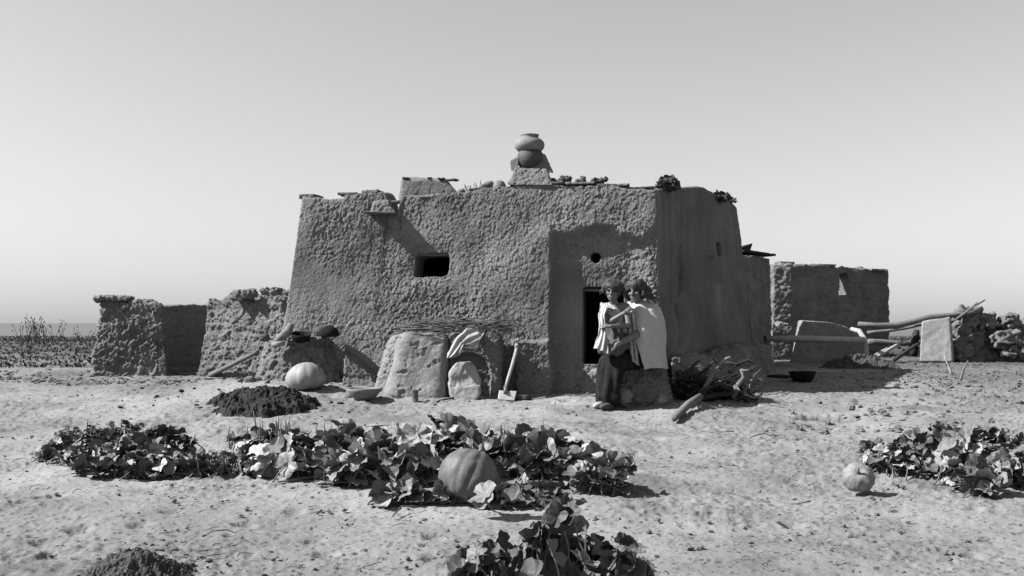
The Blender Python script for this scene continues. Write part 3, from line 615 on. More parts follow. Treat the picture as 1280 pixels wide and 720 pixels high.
# tin can
p = gp(519, 503); mb = MB(); mb.add(*lathe([(.034, 0), (.036, .004), (.034, .008), (.034, .12), (.037, .124), (.037, .13), (.032, .13), (.031, .01), (.005, .008)], p, 28)); tag(mb.build('tin_can', 'tin'), 'small rusty can standing in front of the big stone slab', 'can')
mb = MB(); mb.add(*tube(bent(gp(545, 504)+Vector((0, 0, .015)), gp(567, 500)+Vector((0, 0, .02)), 4, .03, 1), [.012]*5, 6)); tag(mb.build('stick', 'wood'), 'thin stick lying in front of the big stone slab', 'stick')
# ================================================================== STONE BLOCKS BY THE WALL
V, Q, A = mudblock([P3(484, 500, 10.62), P3(549, 502, 10.55), P3(560, 500, 10.95), P3(480, 500, 11.0)], [P3(508, 418, 10.82), P3(557, 421, 10.8), P3(560, 421, 11.05), P3(500, 418, 11.1)], res=.009, smooth=150,
    disp=lambda V, N, A: .05+.06*fbm(V*2.2, 2, 31)+.016*fbm(V*8, 3, 32)-.012*sstep(.5, .7, fbm(V*16, 2, 33)*1.4)+.004*fbm(V*30, 2, 34), bottom=True)
tag(obj('stone_slab', V, Q, 'mudstone'), 'big smooth pale stone slab leaning upright against the front wall', 'slab')
V, Q, A = mudblock([P3(470, 496, 10.85), P3(490, 499, 10.8), P3(492, 499, 11.1), P3(472, 496, 11.2)], [P3(490, 428, 11.0), P3(507, 420, 10.95), P3(507, 420, 11.2), P3(490, 426, 11.25)], res=.009, smooth=70,
    disp=lambda V, N, A: .04+clods(V, .09, .022, 35), bottom=True)
tag(obj('stone_slab', V, Q, 'mudstone'), 'narrow rough stone wedged behind the left edge of the big pale slab', 'slab')
# oven block with arched hollow
def ovd(V, N, A):
    u = uproj(V); v = vproj(V)
    d = .02+clods(V, .08, .020, 36)*(.3+.9*sstep(590, 606, u))+.05*fbm(V*2, 2, 37)
    arch = np.where(v < 470, ((u-586)/27)**2+((v-470)/28)**2, ((u-586)/27)**2); fr = (A[:, 1] < .05)
    return d-.065*fr*(1-sstep(.85, 1.15, arch))
V, Q, A = mudblock([P3(560, 505, 10.72), P3(626, 504, 10.70), P3(630, 500, 11.2), P3(560, 500, 11.25)], [P3(566, 418, 10.84), P3(622, 418, 10.8), P3(626, 418, 11.1), P3(564, 418, 11.1)], res=.009, smooth=50, disp=ovd)
ov = obj('clay_oven', V, Q, 'mudrough'); tag(ov, 'squat clay oven block with an arched mouth under the draped cloth', 'oven')
V, Q, A = mudblock([P3(560, 503, 10.50), P3(602, 503, 10.49), P3(602, 502, 10.60), P3(560, 502, 10.61)], [P3(560, 452, 10.63), P3(600, 452, 10.63), P3(600, 452, 10.72), P3(560, 452, 10.72)], res=.008, smooth=40,
    warp=lambda V, A: np.stack([V[:, 0]+(X(580.5, 10.6)-V[:, 0])*(.62*np.clip((A[:, 2]-.5)/.5, 0, 1)**2.4+.35*np.clip((.25-A[:, 2])/.25, 0, 1)**2), V[:, 1], V[:, 2]], 1),
    disp=lambda V, N, A: .02*fbm(V*4, 3, 38)+.01*fbm(V*18, 2, 39)-.012*sstep(.2, .5, fbm(V*9, 2, 40)), bottom=True)
tag(obj('oven_cover', V, Q, 'palestone'), 'rounded pale stone leaning as a lid against the oven mouth', 'oven lid')
# brushwood lying on top
mb = MB(); rr = random.Random(12)
for i in range(95):
    uu = rr.uniform(514, 636); vv = rr.uniform(404, 418)-6*math.exp(-((uu-590)/50)**2); y = rr.uniform(10.74, 11.1); L = rr.uniform(.25, .8); a = rr.gauss(0, .16)
    p = P3(uu, vv, y); d = Vector((math.cos(a), rr.uniform(-.25, .1), math.sin(a)*.7+.02))*L/2; r = rr.uniform(.003, .008)
    if X(0, 1) and uu+L/2*117 > 648: d *= .5
    mb.add(*tube(bent(p-d, p+d, 4, .05, i), [r, r, r, r*.8, r*.5], 5))
for (a, b_) in (((610, 404), (640, 393)), ((606, 401), (632, 388)), ((520, 438), (545, 425)), ((512, 446), (552, 444)), ((640, 402), (648, 396))):
    mb.add(*tube(bent(P3(*a, 10.7), P3(*b_, 10.75), 4, .06, 2), [.006]*5, 5))
tag(mb.build('brushwood', 'twig'), 'thin layer of dry brushwood lying along the tops of the stone blocks', 'brushwood', kind='stuff')
# cloth draped over the oven
def drape(edgeA, edgeB, n=60, m=46, fold=.02, seed=0, sag=0.03):
    """sheet between two polylines (lists of points)"""
    def samp(L, t):
        s = t*(len(L)-1); i = min(int(s), len(L)-2); return L[i].lerp(L[i+1], s-i)
    V = []
    for i in range(n+1):
        for j in range(m+1):
            s, t = i/n, j/m; p = samp(edgeA, s).lerp(samp(edgeB, s), t)
            f = math.sin(t*17+3*math.sin(s*4+seed)+seed)*fold*(.4+.9*s)+.5*fold*math.sin(s*13+t*7); p = p+Vector((0, -f-.03*math.sin(math.pi*t), -sag*math.sin(math.pi*t)*math.sin(math.pi*s)+.3*f)); V.append(tuple(p))
    V = np.array(V); V += .006*np.stack([fbm(V*16, 2, seed+k) for k in range(3)], 1)
    I = np.arange((n+1)*(m+1)).reshape(n+1, m+1); Q = np.stack([I[:-1, :-1], I[1:, :-1], I[1:, 1:], I[:-1, 1:]], -1).reshape(-1, 4)
    return V, Q
ea = [P3(607, 412, 10.95), P3(598, 411, 10.8), P3(584, 410, 10.78), P3(571, 421, 10.66), P3(559, 441, 10.58), P3(558, 448, 10.56)]
eb = [P3(604, 418, 10.74), P3(597, 430, 10.70), P3(590, 431, 10.64), P3(580, 431, 10.6), P3(577, 441, 10.56), P3(573, 444, 10.54)]
V, Q = drape(ea, eb, fold=.014, seed=2); o = obj('cloth', V, Q, 'cloth'); md = o.modifiers.new('thickness', 'SOLIDIFY'); md.thickness = .006
tag(o, 'crumpled white cloth draped over the clay oven', 'cloth')
# shovel
top = P3(648, 422, 10.86); bot = P3(631, 489, 10.52); sh = thing('shovel', 'long-handled shovel with a square pale blade leaning on the front wall', 'shovel', tuple(gp(634, 500)))
mb = MB(); pts = [top, P3(645, 440, 10.78), P3(640, 458, 10.68), P3(635, 474, 10.60), bot]; mb.add(*tube(pts, [.017, .02, .02, .019, .016], 10)); mb.build('handle', 'palewood', sh)
V, Q, A = mudblock([P3(622, 499.5, 10.46), P3(643, 501, 10.46), P3(643, 501, 10.475), P3(622, 499.5, 10.475)], [P3(624, 488, 10.52), P3(646, 489, 10.52), P3(646, 489, 10.535), P3(624, 488, 10.535)], res=.008, smooth=0, disp=lambda V, N, A: .002*fbm(V*20, 2, 1), bottom=True); bld = obj('blade', V, Q, 'iron', sh)
mb = MB(); mb.add(*tube([P3(632, 483, 10.55), P3(632.5, 492, 10.50)], [.022, .026], 10)); mb.build('socket', 'tin', bld)
V, Fc = rock(gp(652, 501)+Vector((0, 0, .03)), (.10, .07, .035), .4, 91); tag(obj('clod', V, Fc, 'earth'), 'dark flat clod beside the shovel blade', 'clod')

# ================================================================== CORNER BENCH, SIDE BERM
mudwall('mud_bench', 'rounded mud bench at the front corner that the woman sits on', 'bench',
    [(X(764, 10.05), 10.12, .35), (X(844, 10.15), 10.15, .35), (X(850, 10.9), 11.0, .35), (X(768, 10.9), 10.95, .35)],
    [(X(779, 10.25), 10.25, Z(461, 10.3)), (X(826, 10.3), 10.3, Z(457, 10.35)), (X(828, 10.85), 10.9, Z(450, 10.6)), (X(780, 10.9), 10.9, Z(458, 10.6))], seed=22, cell=.10, amp=.036, res=.0095, wav=.03, smooth=24)
def bermwarp(V, A): return V
V, Q, A = mudblock([(1.66, 10.35, .35), (2.15, 10.9, .35), (3.75, 14.0, .4), (3.0, 14.2, .4)][0:1]+[(2.10, 10.75, .35), (3.75, 13.9, .4), (3.3, 14.2, .4)], [(1.72, 10.8, Z(448, 10.8)), (1.86, 10.9, Z(450, 10.9)), (3.62, 14.0, 1.0), (3.4, 14.1, 1.05)], res=.014, smooth=30, disp=lambda V, N, A: clods(V, .10, .022, 24)+.05*fbm(V*1.5, 2, 25))
tag(obj('mud_berm', V, Q, 'mudrough'), 'slumped bank of mud along the foot of the shaded side wall', 'bank')
for i, (uu, vv, s) in enumerate([(779, 500, .09), (744, 471, .06), (748, 470, .05), (826, 419, .05), (752, 508, .04), (829, 503, .05)]):
    y = [10.12, 10.55, 10.5, 10.75, 10.05, 10.0][i]; p = P3(uu, vv-4, y)
    V, Fc = rock(p, (s, s*.7, s*.9), .5, 100+i, 0, 26, 18, 3.2); tag(obj('stone', V, Fc, 'mudstone'), ['pale crusty stone at the foot of the mud bench', 'pale stone on the doorstep left of the woman', 'second smaller pale stone touching the doorstep stone', 'pale lump on top of the bench behind the blanket', 'flat stone in front of the woman\'s feet', 'flat stone at the right foot of the bench'][i], 'stone')

# ================================================================== ROOTS AND FIREWOOD
def branch(name, label, pts, r0, r1, mat='wood', subs=3, seed=0, group=None):
    rr = random.Random(seed); mb = MB(); n = len(pts)
    rad = [r0+(r1-r0)*i/(n-1) for i in range(n)]; mb.add(*tube(pts, rad, 9, .14, seed))
    for s in range(subs):
        i = rr.randrange(1, n); p = Vector(pts[i]); d = Vector((rr.uniform(-1, 1), rr.uniform(-.7, .5), rr.uniform(-.5, .6))).normalized()*rr.uniform(.05, .15)
        q = bent(p, p+d, 4, .16, seed*9+s); ra = rad[i]*.6; mb.add(*tube(q, [ra, ra*.9, ra*.75, ra*.55, ra*.25], 6, .15, s))
    o = mb.build(name, mat); return tag(o, label, 'branch', group)
y0 = gp(900, 500)
lg = MB(); lg.add(*tube([gp(843, 529)+Vector((0, 0, .045)), gp(860, 515)+Vector((0, 0, .07)), P3(875, 496, 9.95)], [.033, .038, .036], 12, .10, 3)); tag(lg.build('log', 'wood'), 'thick straight log jutting from the root heap toward the viewer', 'log')
bl = [([(876, 497), (884, 480), (895, 462), (905, 450), (914, 447)], 10.3, .028, .02, 'pale upright curved root at the middle of the heap'),
      ([(862, 505), (880, 497), (900, 493), (925, 492), (945, 497)], 10.3, .035, .02, 'long low root along the front of the heap'),
      ([(905, 452), (920, 456), (935, 450), (945, 455)], 10.9, .022, .012, 'knobbly root spreading right at the top of the heap'),
      ([(918, 498), (920, 484), (930, 472), (927, 462)], 10.25, .03, .018, 'twisted pale root stump at the right end of the heap'),
      ([(935, 500), (930, 488), (938, 478), (943, 470)], 10.3, .024, .012, 'forked root tip at the far right end of the heap'),
      ([(855, 485), (870, 470), (885, 460), (893, 450)], 10.6, .022, .01, 'thin dark root against the mud bank'),
      ([(850, 500), (856, 480), (862, 462), (872, 452)], 10.5, .03, .012, 'dark root stump nearest the bench'),
      ([(880, 490), (895, 482), (912, 483), (925, 476)], 10.5, .02, .008, 'slender root crossing the middle of the heap'),
      ([(870, 500), (882, 486), (900, 480), (918, 490)], 10.25, .024, .012, 'bowed root arching over the low front root'),
      ([(922, 500), (932, 494), (942, 498), (951, 494)], 10.2, .018, .01, 'short pale root lying at the sunlit right end'),
      ([(858, 494), (874, 486), (888, 490), (899, 500)], 10.4, .026, .014, 'dark crooked root behind the thick log')]
for i, (pp, y, r0, r1, lab) in enumerate(bl): branch('root', lab, [P3(a, b_, y+.04*math.sin(3*j+i)) for j, (a, b_) in enumerate(pp)], r0, r1, 'wood' if i in (0, 3, 4) else 'darkwood', 5, 400+i, 'roots heaped by the side wall')
rr = random.Random(5); mb = MB()
for i in range(190):
    uu = rr.uniform(848, 945); vv = 502-rr.random()**1.8*42; y = rr.uniform(10.3, 10.9); p = P3(uu, vv, y); p.z = max(p.z, G(p.x, p.y)+.01)
    d = Vector((rr.gauss(0, 1), rr.gauss(0, .6), rr.gauss(.02, .3))).normalized()*rr.uniform(.05, .18)
    mb.add(*tube(bent(p, p+d, 3, .15, i), [.009, .007, .005, .003], 5))
tag(mb.build('twig_tangle', 'darkwood'), 'tangle of thin twigs caught among the heaped roots', 'twigs', kind='stuff')
leafclump('withered_vine', 'heap of dark withered vine leaves at the left of the root pile', 'vine', gp(872, 503)+Vector((0, .25, .03)), .27, 420, 61, mat='dung', flat=.55)
leafclump('withered_vine', 'smaller clump of dark withered leaves among the roots farther right', 'vine', gp(915, 500)+Vector((0, .2, .02)), .22, 260, 62, mat='dung', flat=.4)
V, Fc = rock(P3(866, 480, 10.75), (.22, .18, .16), .6, 133, 0, 40, 26, 3); tag(obj('root_stump', V, Fc, 'earth'), 'dark clumped stump at the back of the root heap', 'stump')

# ================================================================== BACK ANNEX AND RIGHT ENCLOSURE
mudwall('annex_wall', 'shaded lower wall continuing behind the right side of the house', 'wall',
    [(3.30, 14.35, .4), (X(967, 16.8), 16.8, .4), (3.6, 17.2, .4), (2.3, 14.8, .4)],
    [(3.25, 14.4, Z(318, 14.4)), (X(963, 16.8), 16.8, Z(321, 16.8)), (3.5, 17.1, Z(321, 16.8)), (2.3, 14.7, Z(318, 14.4))], seed=41, cell=.12, amp=.018, wav=.02, res=.018)
rb = [((930, 306), (962, 319), 15.6, .05, 'broad dark board jutting from the top of the annex wall'), ((940, 318), (970, 320), 16.2, .04, 'lower dark board with its tip against the sky above the annex wall')]
for i, (a, b_, y, r, lab) in enumerate(rb):
    pa, pb = P3(a[0], a[1]+8*(i == 0), y), P3(b_[0], b_[1], y+.2)
    placed_box('roof_board', pa, pb, .5, .035, 'darkwood', None, 50+i, .006); o = [q for q in S.objects if q.name.startswith('roof_board')][-1]; tag(o, lab, 'board')
mb = MB()
for j in range(9): mb.add(*tube(bent(P3(921, 312-j*.4, 14.6+j*.1), P3(940-j*.3, 305+j*.9, 14.7+j*.1), 3, .03, j), [.02, .022, .02, .012], 7))
tag(mb.build('pole_bundle', 'darkwood'), 'bundle of dark pole ends at the top left of the annex wall', 'poles')
# enclosure
e0 = (X(966, 18.5), 18.5); e1 = (X(1113, 20.4), 20.4)
nx, ny = (e1[1]-e0[1]), -(e1[0]-e0[0]); nl = math.hypot(nx, ny); nx /= -nl; ny /= -nl
nx, ny = -abs(nx)*.6, abs(ny)
th = .24
bx_, by_ = -.548*th, .836*th
b4 = [(e0[0]+.30, e0[1], .35), (e1[0], e1[1], .35), (e1[0]+bx_, e1[1]+by_, .35), (e0[0]+.24+bx_, e0[1]+by_, .35)]
t4 = [(e0[0]+.29, e0[1]+.03, Z(333, 18.6)), (e1[0]-.03, e1[1], Z(338, 20.4)), (e1[0]+bx_, e1[1]+by_, Z(338, 20.6)), (e0[0]+.25+bx_, e0[1]+by_, Z(331, 18.8))]
mudwall('enclosure_wall', 'dark mud-walled enclosure standing apart at the right behind the house', 'wall', b4, t4, seed=44, cell=.12, amp=.022, wav=.05, res=.02,
    holes=[(0, .475, .575, .72, .93, th*.95, False), (2, .465, .585, .71, .94, 0, False)])
mudwall('wall_pier', 'sunlit rough mud pier at the left end of the dark enclosure wall', 'pier', [(e0[0]+.0, e0[1]-.02, .35), (e0[0]+.36, e0[1]-.06, .35), (e0[0]+.25, e0[1]+.5, .35), (e0[0]-.12, e0[1]+.5, .35)],
    [(e0[0]+.02, e0[1], Z(330, 18.5)), (e0[0]+.35, e0[1]-.02, Z(331, 18.5)), (e0[0]+.25, e0[1]+.45, Z(331, 18.7)), (e0[0]-.10, e0[1]+.45, Z(330, 18.7))], seed=45, cell=.12, amp=.03, wav=.03, res=.018)
for i, (uu, vv, wd, y) in enumerate([(980, 326, .3, 18.9), (1028, 329, .45, 19.3), (1095, 335, .4, 20.2)]):
    slab(P3(uu, vv+3, y), (wd, .25, .05), .3, 350+i, 'coping', None, 'coping_slab', dd=.012); o = [q for q in S.objects if q.name.startswith('coping_slab')][-1]
    tag(o, ['flat slab on the left end of the enclosure wall', 'flat slab in the middle of the enclosure wall top', 'low slab on the right half of the enclosure wall top'][i], 'slab')
mudwall('low_wall', 'small sunlit mud stub at the left foot of the enclosure', 'wall', *boxpts(X(962, 17.8), X(992, 17.8), 17.8, 18.3, .4, Z(404, 17.8), .06), seed=46, cell=.1, amp=.02, wav=.06, res=.016)
# curved mud bin
yb = 17.3
V, Q, A = mudblock([P3(986, 452, 16.9), P3(1086, 455, 17.5), P3(1080, 455, 18.0), P3(990, 452, 17.6)], [P3(1004, 401, 17.0), P3(1078, 405, 17.5), P3(1076, 405, 17.75), P3(998, 401, 17.5)], res=.015, smooth=6,
    warp=lambda V, A: np.stack([V[:, 0], V[:, 1], V[:, 2]-A[:, 2]*.27*np.clip((A[:, 0]-.35)/.65, 0, 1)**2.2], 1), disp=lambda V, N, A: .03*fbm(V*np.array([2, 2, 1.5]), 3, 48)+.008*clods(V, .08, 1, 49))
tag(obj('mud_bin', V, Q, 'mudstone'), 'low bin with a curved top edge before the enclosure, in shade', 'bin')
mb = MB(); mb.add(*tube([P3(957, 423, 16.2), P3(1000, 423.5, 16.3), P3(1040, 424.5, 16.4), P3(1080, 425, 16.5)], [.048, .056, .054, .048], 12, .10, 1)); tag(mb.build('rail', 'palewood'), 'stout horizontal pole in front of the curved bin', 'pole')
mb = MB(); mb.add(*tube([P3(1064, 411, 16.9), P3(1074, 414, 16.7), P3(1080, 422, 16.6), P3(1082, 434, 16.55), P3(1083, 450, 16.5)], [.03, .04, .045, .045, .045], 10, .12, 1)); tag(mb.build('bent_branch', 'palewood'), 'pale hooked branch standing at the right end of the curved bin', 'branch')
mb = MB(); mb.add(*tube([P3(1073, 405, 16.9), P3(1095, 407, 16.9), P3(1120, 407, 16.9), P3(1142, 402, 16.9), P3(1162, 396.5, 16.9), P3(1190, 394, 16.9), P3(1212, 391, 16.9), P3(1228, 385.5, 16.9)], [.04, .05, .058, .05, .052, .045, .048, .042], 12, .08, 7))
mb.build('gate_pole', 'wood'); tag(S.objects['gate_pole'], 'long thick crooked pole resting across the stone slab and rubble wall', 'pole')
def stick(a, b_, y, y2, r, lab, mat='twig', sd=1, amp=.02):
    mb = MB(); mb.add(*tube(bent(P3(*a, y), P3(*b_, y2), 6, amp, sd), [r, r*1.05, r, r*.95, r*.9, r*.8, r*.6], 8, .1, sd)); o = mb.build('stick', mat); tag(o, lab, 'stick', 'sticks at the gap by the rubble wall')
stick((1084, 416), (1152, 406), 17.1, 16.95, .03, 'second pole just under the long crooked pole', 'wood', 2)
stick((1094, 448), (1136, 422), 16.7, 17.0, .03, 'upper pale stick slanting up beneath the long pole', 'palewood', 3)
stick((1086, 449), (1110, 435), 16.7, 16.9, .03, 'short pale stick at the bottom left of the gap', 'palewood', 4)
stick((1118, 450), (1151, 428), 16.6, 16.9, .035, 'dark stick slanting against the upright stone slab', 'darkwood', 5)
stick((1085, 427), (1137, 430), 17.4, 17.4, .05, 'dark horizontal pole deep in the gap', 'wood', 6)
stick((1184, 407), (1231, 375), 16.75, 16.85, .018, 'thin twiggy stick crossing the long pole and poking at the sky', 'twig', 7, .03)
stick((1197, 397), (1222, 378), 16.8, 16.9, .012, 'thinnest twig beside the one poking at the sky', 'twig', 8, .04)
stick((1140, 445), (1146, 412), 17.1, 17.1, .08, 'curved upright post hidden behind the stone slab', 'darkwood', 9, .05)
V, Q, A = mudblock([P3(1149, 452, 16.6), P3(1190, 452, 16.5), P3(1192, 452, 16.7), P3(1150, 452, 16.8)], [P3(1153, 402, 16.75), P3(1187, 396, 16.7), P3(1189, 397, 16.85), P3(1153, 402, 16.9)], res=.012, smooth=5, disp=lambda V, N, A: .02*fbm(V*3, 3, 52)+.005*fbm(V*16, 2, 53), bottom=True)
tag(obj('stone_slab', V, Q, 'palestone'), 'upright pale stone slab under the long crooked pole', 'slab')
mudwall('rubble_wall', 'crumbling low wall of big mud lumps at the right edge', 'wall', [(X(1192, 17), 16.8, .4), (X(1300, 17), 17.2, .4), (X(1300, 17), 17.7, .4), (X(1192, 17), 17.5, .4)],
    [(X(1198, 17), 17.0, Z(400, 17)), (X(1300, 17), 17.3, Z(406, 17)), (X(1300, 17), 17.6, Z(406, 17)), (X(1198, 17), 17.4, Z(400, 17))], seed=55, cell=.26, amp=.11, wav=.10, res=.02)
mudwall('rubble_wall', 'farther stretch of rubble wall running off beyond the right edge', 'wall', [(X(1295, 17), 17.3, .4), (X(1500, 17), 17.6, .4), (X(1500, 17), 18.1, .4), (X(1295, 17), 17.8, .4)],
    [(X(1295, 17), 17.4, Z(404, 17)), (X(1500, 17), 17.7, Z(406, 17)), (X(1500, 17), 18., Z(406, 17)), (X(1295, 17), 17.7, Z(404, 17))], seed=56, cell=.26, amp=.10, wav=.10, res=.03)
rr = random.Random(9)
rl = ['topmost mud lump at the left end of the rubble wall', 'rounded lump on the crest of the rubble wall', 'big lump in front of the middle of the rubble wall', 'lump at the right foot of the rubble wall', 'small lump at the left foot of the rubble wall', 'lump on the crest near the right edge', 'squat lump low at the right edge']
for i, (uu, vv, s) in enumerate([(1209, 396, .2), (1232, 402, .17), (1256, 425, .2), (1262, 438, .16), (1203, 440, .15), (1262, 402, .16), (1276, 434, .18)]):
    V, Fc = rock(P3(uu, vv, 16.85+.2*(vv < 410)), (s, s*.8, s*.75), .75, 500+i, rr.random(), 44, 28, 2.0, 1.5); V += (clods(V, .09, .03, 500+i)[:, None])*.6; tag(obj('mud_lump', V, Fc, 'mudrough'), rl[i], 'clod', 'big lumps of the rubble wall')
# basket / dark bowl right of the house
p = gp(1003, 478); mb = MB(); mb.add(*lathe([(.04, 0), (.10, .01), (.135, .05), (.155, .11), (.165, .13), (.15, .13), (.13, .09), (.08, .04), (.01, .03)], p, 40)); tag(mb.build('basket', 'dark'), 'dark round basket on the shaded ground right of the house', 'basket')
mb = MB(); q = gp(975, 472)+Vector((0, 0, .01)); mb.add(*lathe([(.001, 0), (.16, 0), (.17, .012), (.12, .02), (.001, .025)], q, 24)); V_ = mb.V[0]; V_ += .01*fbm(V_*12, 2, 3)[:, None]; tag(mb.build('flat_pan', 'dark'), 'flat dark pan lying left of the round basket', 'pan')
def mound(name, label, c, rx, ry, h, seed, mat, amp=.03, cell=.07, n=110, cat='heap', pw=1.3):
    a = np.linspace(-1.15, 1.15, n); A, B = np.meshgrid(a, a*1.0, indexing='ij'); A = A.ravel(); B = B.ravel()
    r = np.sqrt(A*A+B*B); th_ = np.arctan2(B, A); rn = r*(1+.20*vnoise(np.stack([np.cos(th_)*2, np.sin(th_)*2, 0*A], 1), seed)+.12*vnoise(np.stack([np.cos(th_)*6, np.sin(th_)*6, 0*A], 1), seed+2))
    hh = h*np.clip(1-rn**pw, -.15, 1)*(1+.25*fbm(np.stack([A*2, B*2, 0*A], 1), 2, seed+1))
    x = c.x+A*rx; y = c.y+B*ry; g_ = hbase(x, y); P = np.stack([x, y, g_+hh], 1)
    P[:, 2] += clods(P, cell, amp, seed+5)*sstep(1.12, .8, rn)-.02; P[:, 0] += .5*amp*fbm(P*13, 2, seed+6); P[:, 1] += .5*amp*fbm(P*13+4, 2, seed+7)
    I = np.arange(n*n).reshape(n, n); Q = np.stack([I[:-1, :-1], I[1:, :-1], I[1:, 1:], I[:-1, 1:]], -1).reshape(-1, 4)
    o = obj(name, P, Q, mat); return tag(o, label, cat)
mound('dark_heap', 'heap of black crumbly dung on the ground in front of the house', gp(333, 512), .58, .44, .22, 3, 'dung', .055, .09, 190, pw=2.2)
mound('earth_heap', 'small mound of dark dug earth at the bottom left', gp(168, 726), .30, .28, .15, 5, 'earth', .02, .035, 190, pw=1.2)
mound('debris_heap', 'low heap of dark rubble in the shadow right of the house', gp(1072, 460), .55, .45, .24, 7, 'earth', .05, .09, 120)
for i, (u_, v_, L_) in enumerate([(1190, 462, .0), (1200, 470, 0)]):
    q = gp(u_, v_+8); mb = MB(); mb.add(*tube(bent(q, q+Vector((-.08+.2*i, .05, .26)), 4, .04, i), [.018, .016, .014, .012, .008], 7)); tag(mb.build('stake', 'palewood' if i == 0 else 'wood'), ['pale stake sticking up from rough ground at the right', 'darker stake leaning beside the pale one'][i], 'stake')

# ================================================================== FRUIT
def pumpkin(c, r, sqz, lab, seed, tilt, n=96, lob=12, dep=.035, stem=True, br=1.):
    V, Fc = sphere_np(n, 48); th_ = np.arctan2(V[:, 1], V[:, 0]); zz = V[:, 2]
    q = 1-dep*(1-np.abs(np.sin(th_*lob/2)))**1.5*np.sqrt(np.clip(1-zz*zz, 0, 1)); q *= 1-.16*np.exp(-(1-np.abs(zz))/.05)
    q *= 1+.075*fbm(V*1.5, 2, seed)+.02*fbm(V*5, 2, seed+3); V = V*q[:, None]*np.array([1, 1, sqz])*r
    R = np.array(Matrix.Rotation(tilt[1], 3, Vector(tilt[0]))); tone = .95+.35*fbm(V/r*3, 3, seed)+.10*sstep(.6, 1, np.abs(np.sin(th_*lob/2)))
    top = np.array([0, 0, sqz*r*.86]); V = V @ R.T+np.array(c)
    t = thing('pumpkin', lab, 'pumpkin', (c[0], c[1], c[2]-r*.9)); V[:, 2] = np.maximum(V[:, 2], c[2]-r*.80); obj('fruit', V, Fc, 'pumpkin', t, tone=tone*br)
    if stem:
        s0 = Vector(R @ top)+Vector(c); dd = Vector(R @ np.array([0, 0, 1])); mb = MB(); mb.add(*tube([s0-dd*.01, s0+dd*r*.15, s0+dd*r*.3+Vector((0, 0, .02))], [r*.13, r*.08, r*.07], 8, .1, 2)); mb.build('stalk', 'stem', t)
    return t
q = gp(587, 629); pumpkin((q.x, q.y+.0, q.z+.160), .188, .93, 'big ribbed pumpkin lying among leaves of the middle bed', 2, ((-.75, .6, 0), .62), lob=13, dep=.045)
q = gp(1073, 614); pumpkin((q.x, q.y, q.z+.085), .102, .9, 'smaller round pumpkin at the left end of the right-hand vine', 5, ((1, -.35, 0), 1.0), lob=9, dep=.03, br=1.9)

# ================================================================== SQUASH VINES
def leafmesh(c, nrm, fwd, size, rr, lobed=.16, cup=.25):
    r0_ = [rr.uniform(-.05, .05) for _ in range(4)]; lobed *= .62
    """one squash leaf: five shallow lobes, toothed rim, veins as creases, cupped and bent"""
    nr, na = 6, 40; V = []; nrm = Vector(nrm).normalized(); fwd = Vector(fwd); fwd = (fwd-nrm*fwd.dot(nrm)).normalized(); sd = nrm.cross(fwd)
    wilt = rr.random() < .4; fold = rr.uniform(.3, 1.1) if wilt else rr.uniform(-.1, .5); curl = rr.uniform(-.7, .3) if wilt else rr.uniform(-.25, .3); bend = rr.uniform(-.45, .35); ph = rr.uniform(0, 6); wv = rr.uniform(.05, .12); asx = rr.uniform(.85, 1.15)
    V.append(c)
    for i in range(1, nr+1):
        t = i/nr
        for j in range(na):
            a = 2*math.pi*j/na; aa = a-math.pi
            R = 1+lobed*math.cos(5*a)+.03*math.cos(13*a+ph)+r0_[0]*math.cos(2*a+ph)+r0_[1]*math.cos(3*a)+r0_[2]*math.cos(7*a+ph)-.55*math.exp(-(aa/.26)**2)
            r = size*t*(R if t > .5 else 1+(R-1)*t*2); x = r*math.cos(a)*1.0; y = r*math.sin(a)*asx
            crease = -.035*size*t*math.cos(5*a)*1.0
            z = cup*size*t*t*.55+fold*abs(y)*.8+bend*x*x/size*.7+wv*size*t*t*math.sin(3*a+ph)+curl*size*t**4*(.6+.4*math.sin(2*a+ph))+crease+.055*size*t*t*math.sin(8*a+ph*2)+.05*size*t**3*math.sin(13*a+ph)
            V.append(c+fwd*x+sd*y+nrm*z)
    Fc = [(0, 1+j, 1+(j+1) % na) for j in range(na)]
    for i in range(nr-1):
        for j in range(na): Fc.append((1+i*na+j, 1+(i+1)*na+j, 1+(i+1)*na+(j+1) % na, 1+i*na+(j+1) % na))
    return np.array([tuple(v) for v in V]), Fc
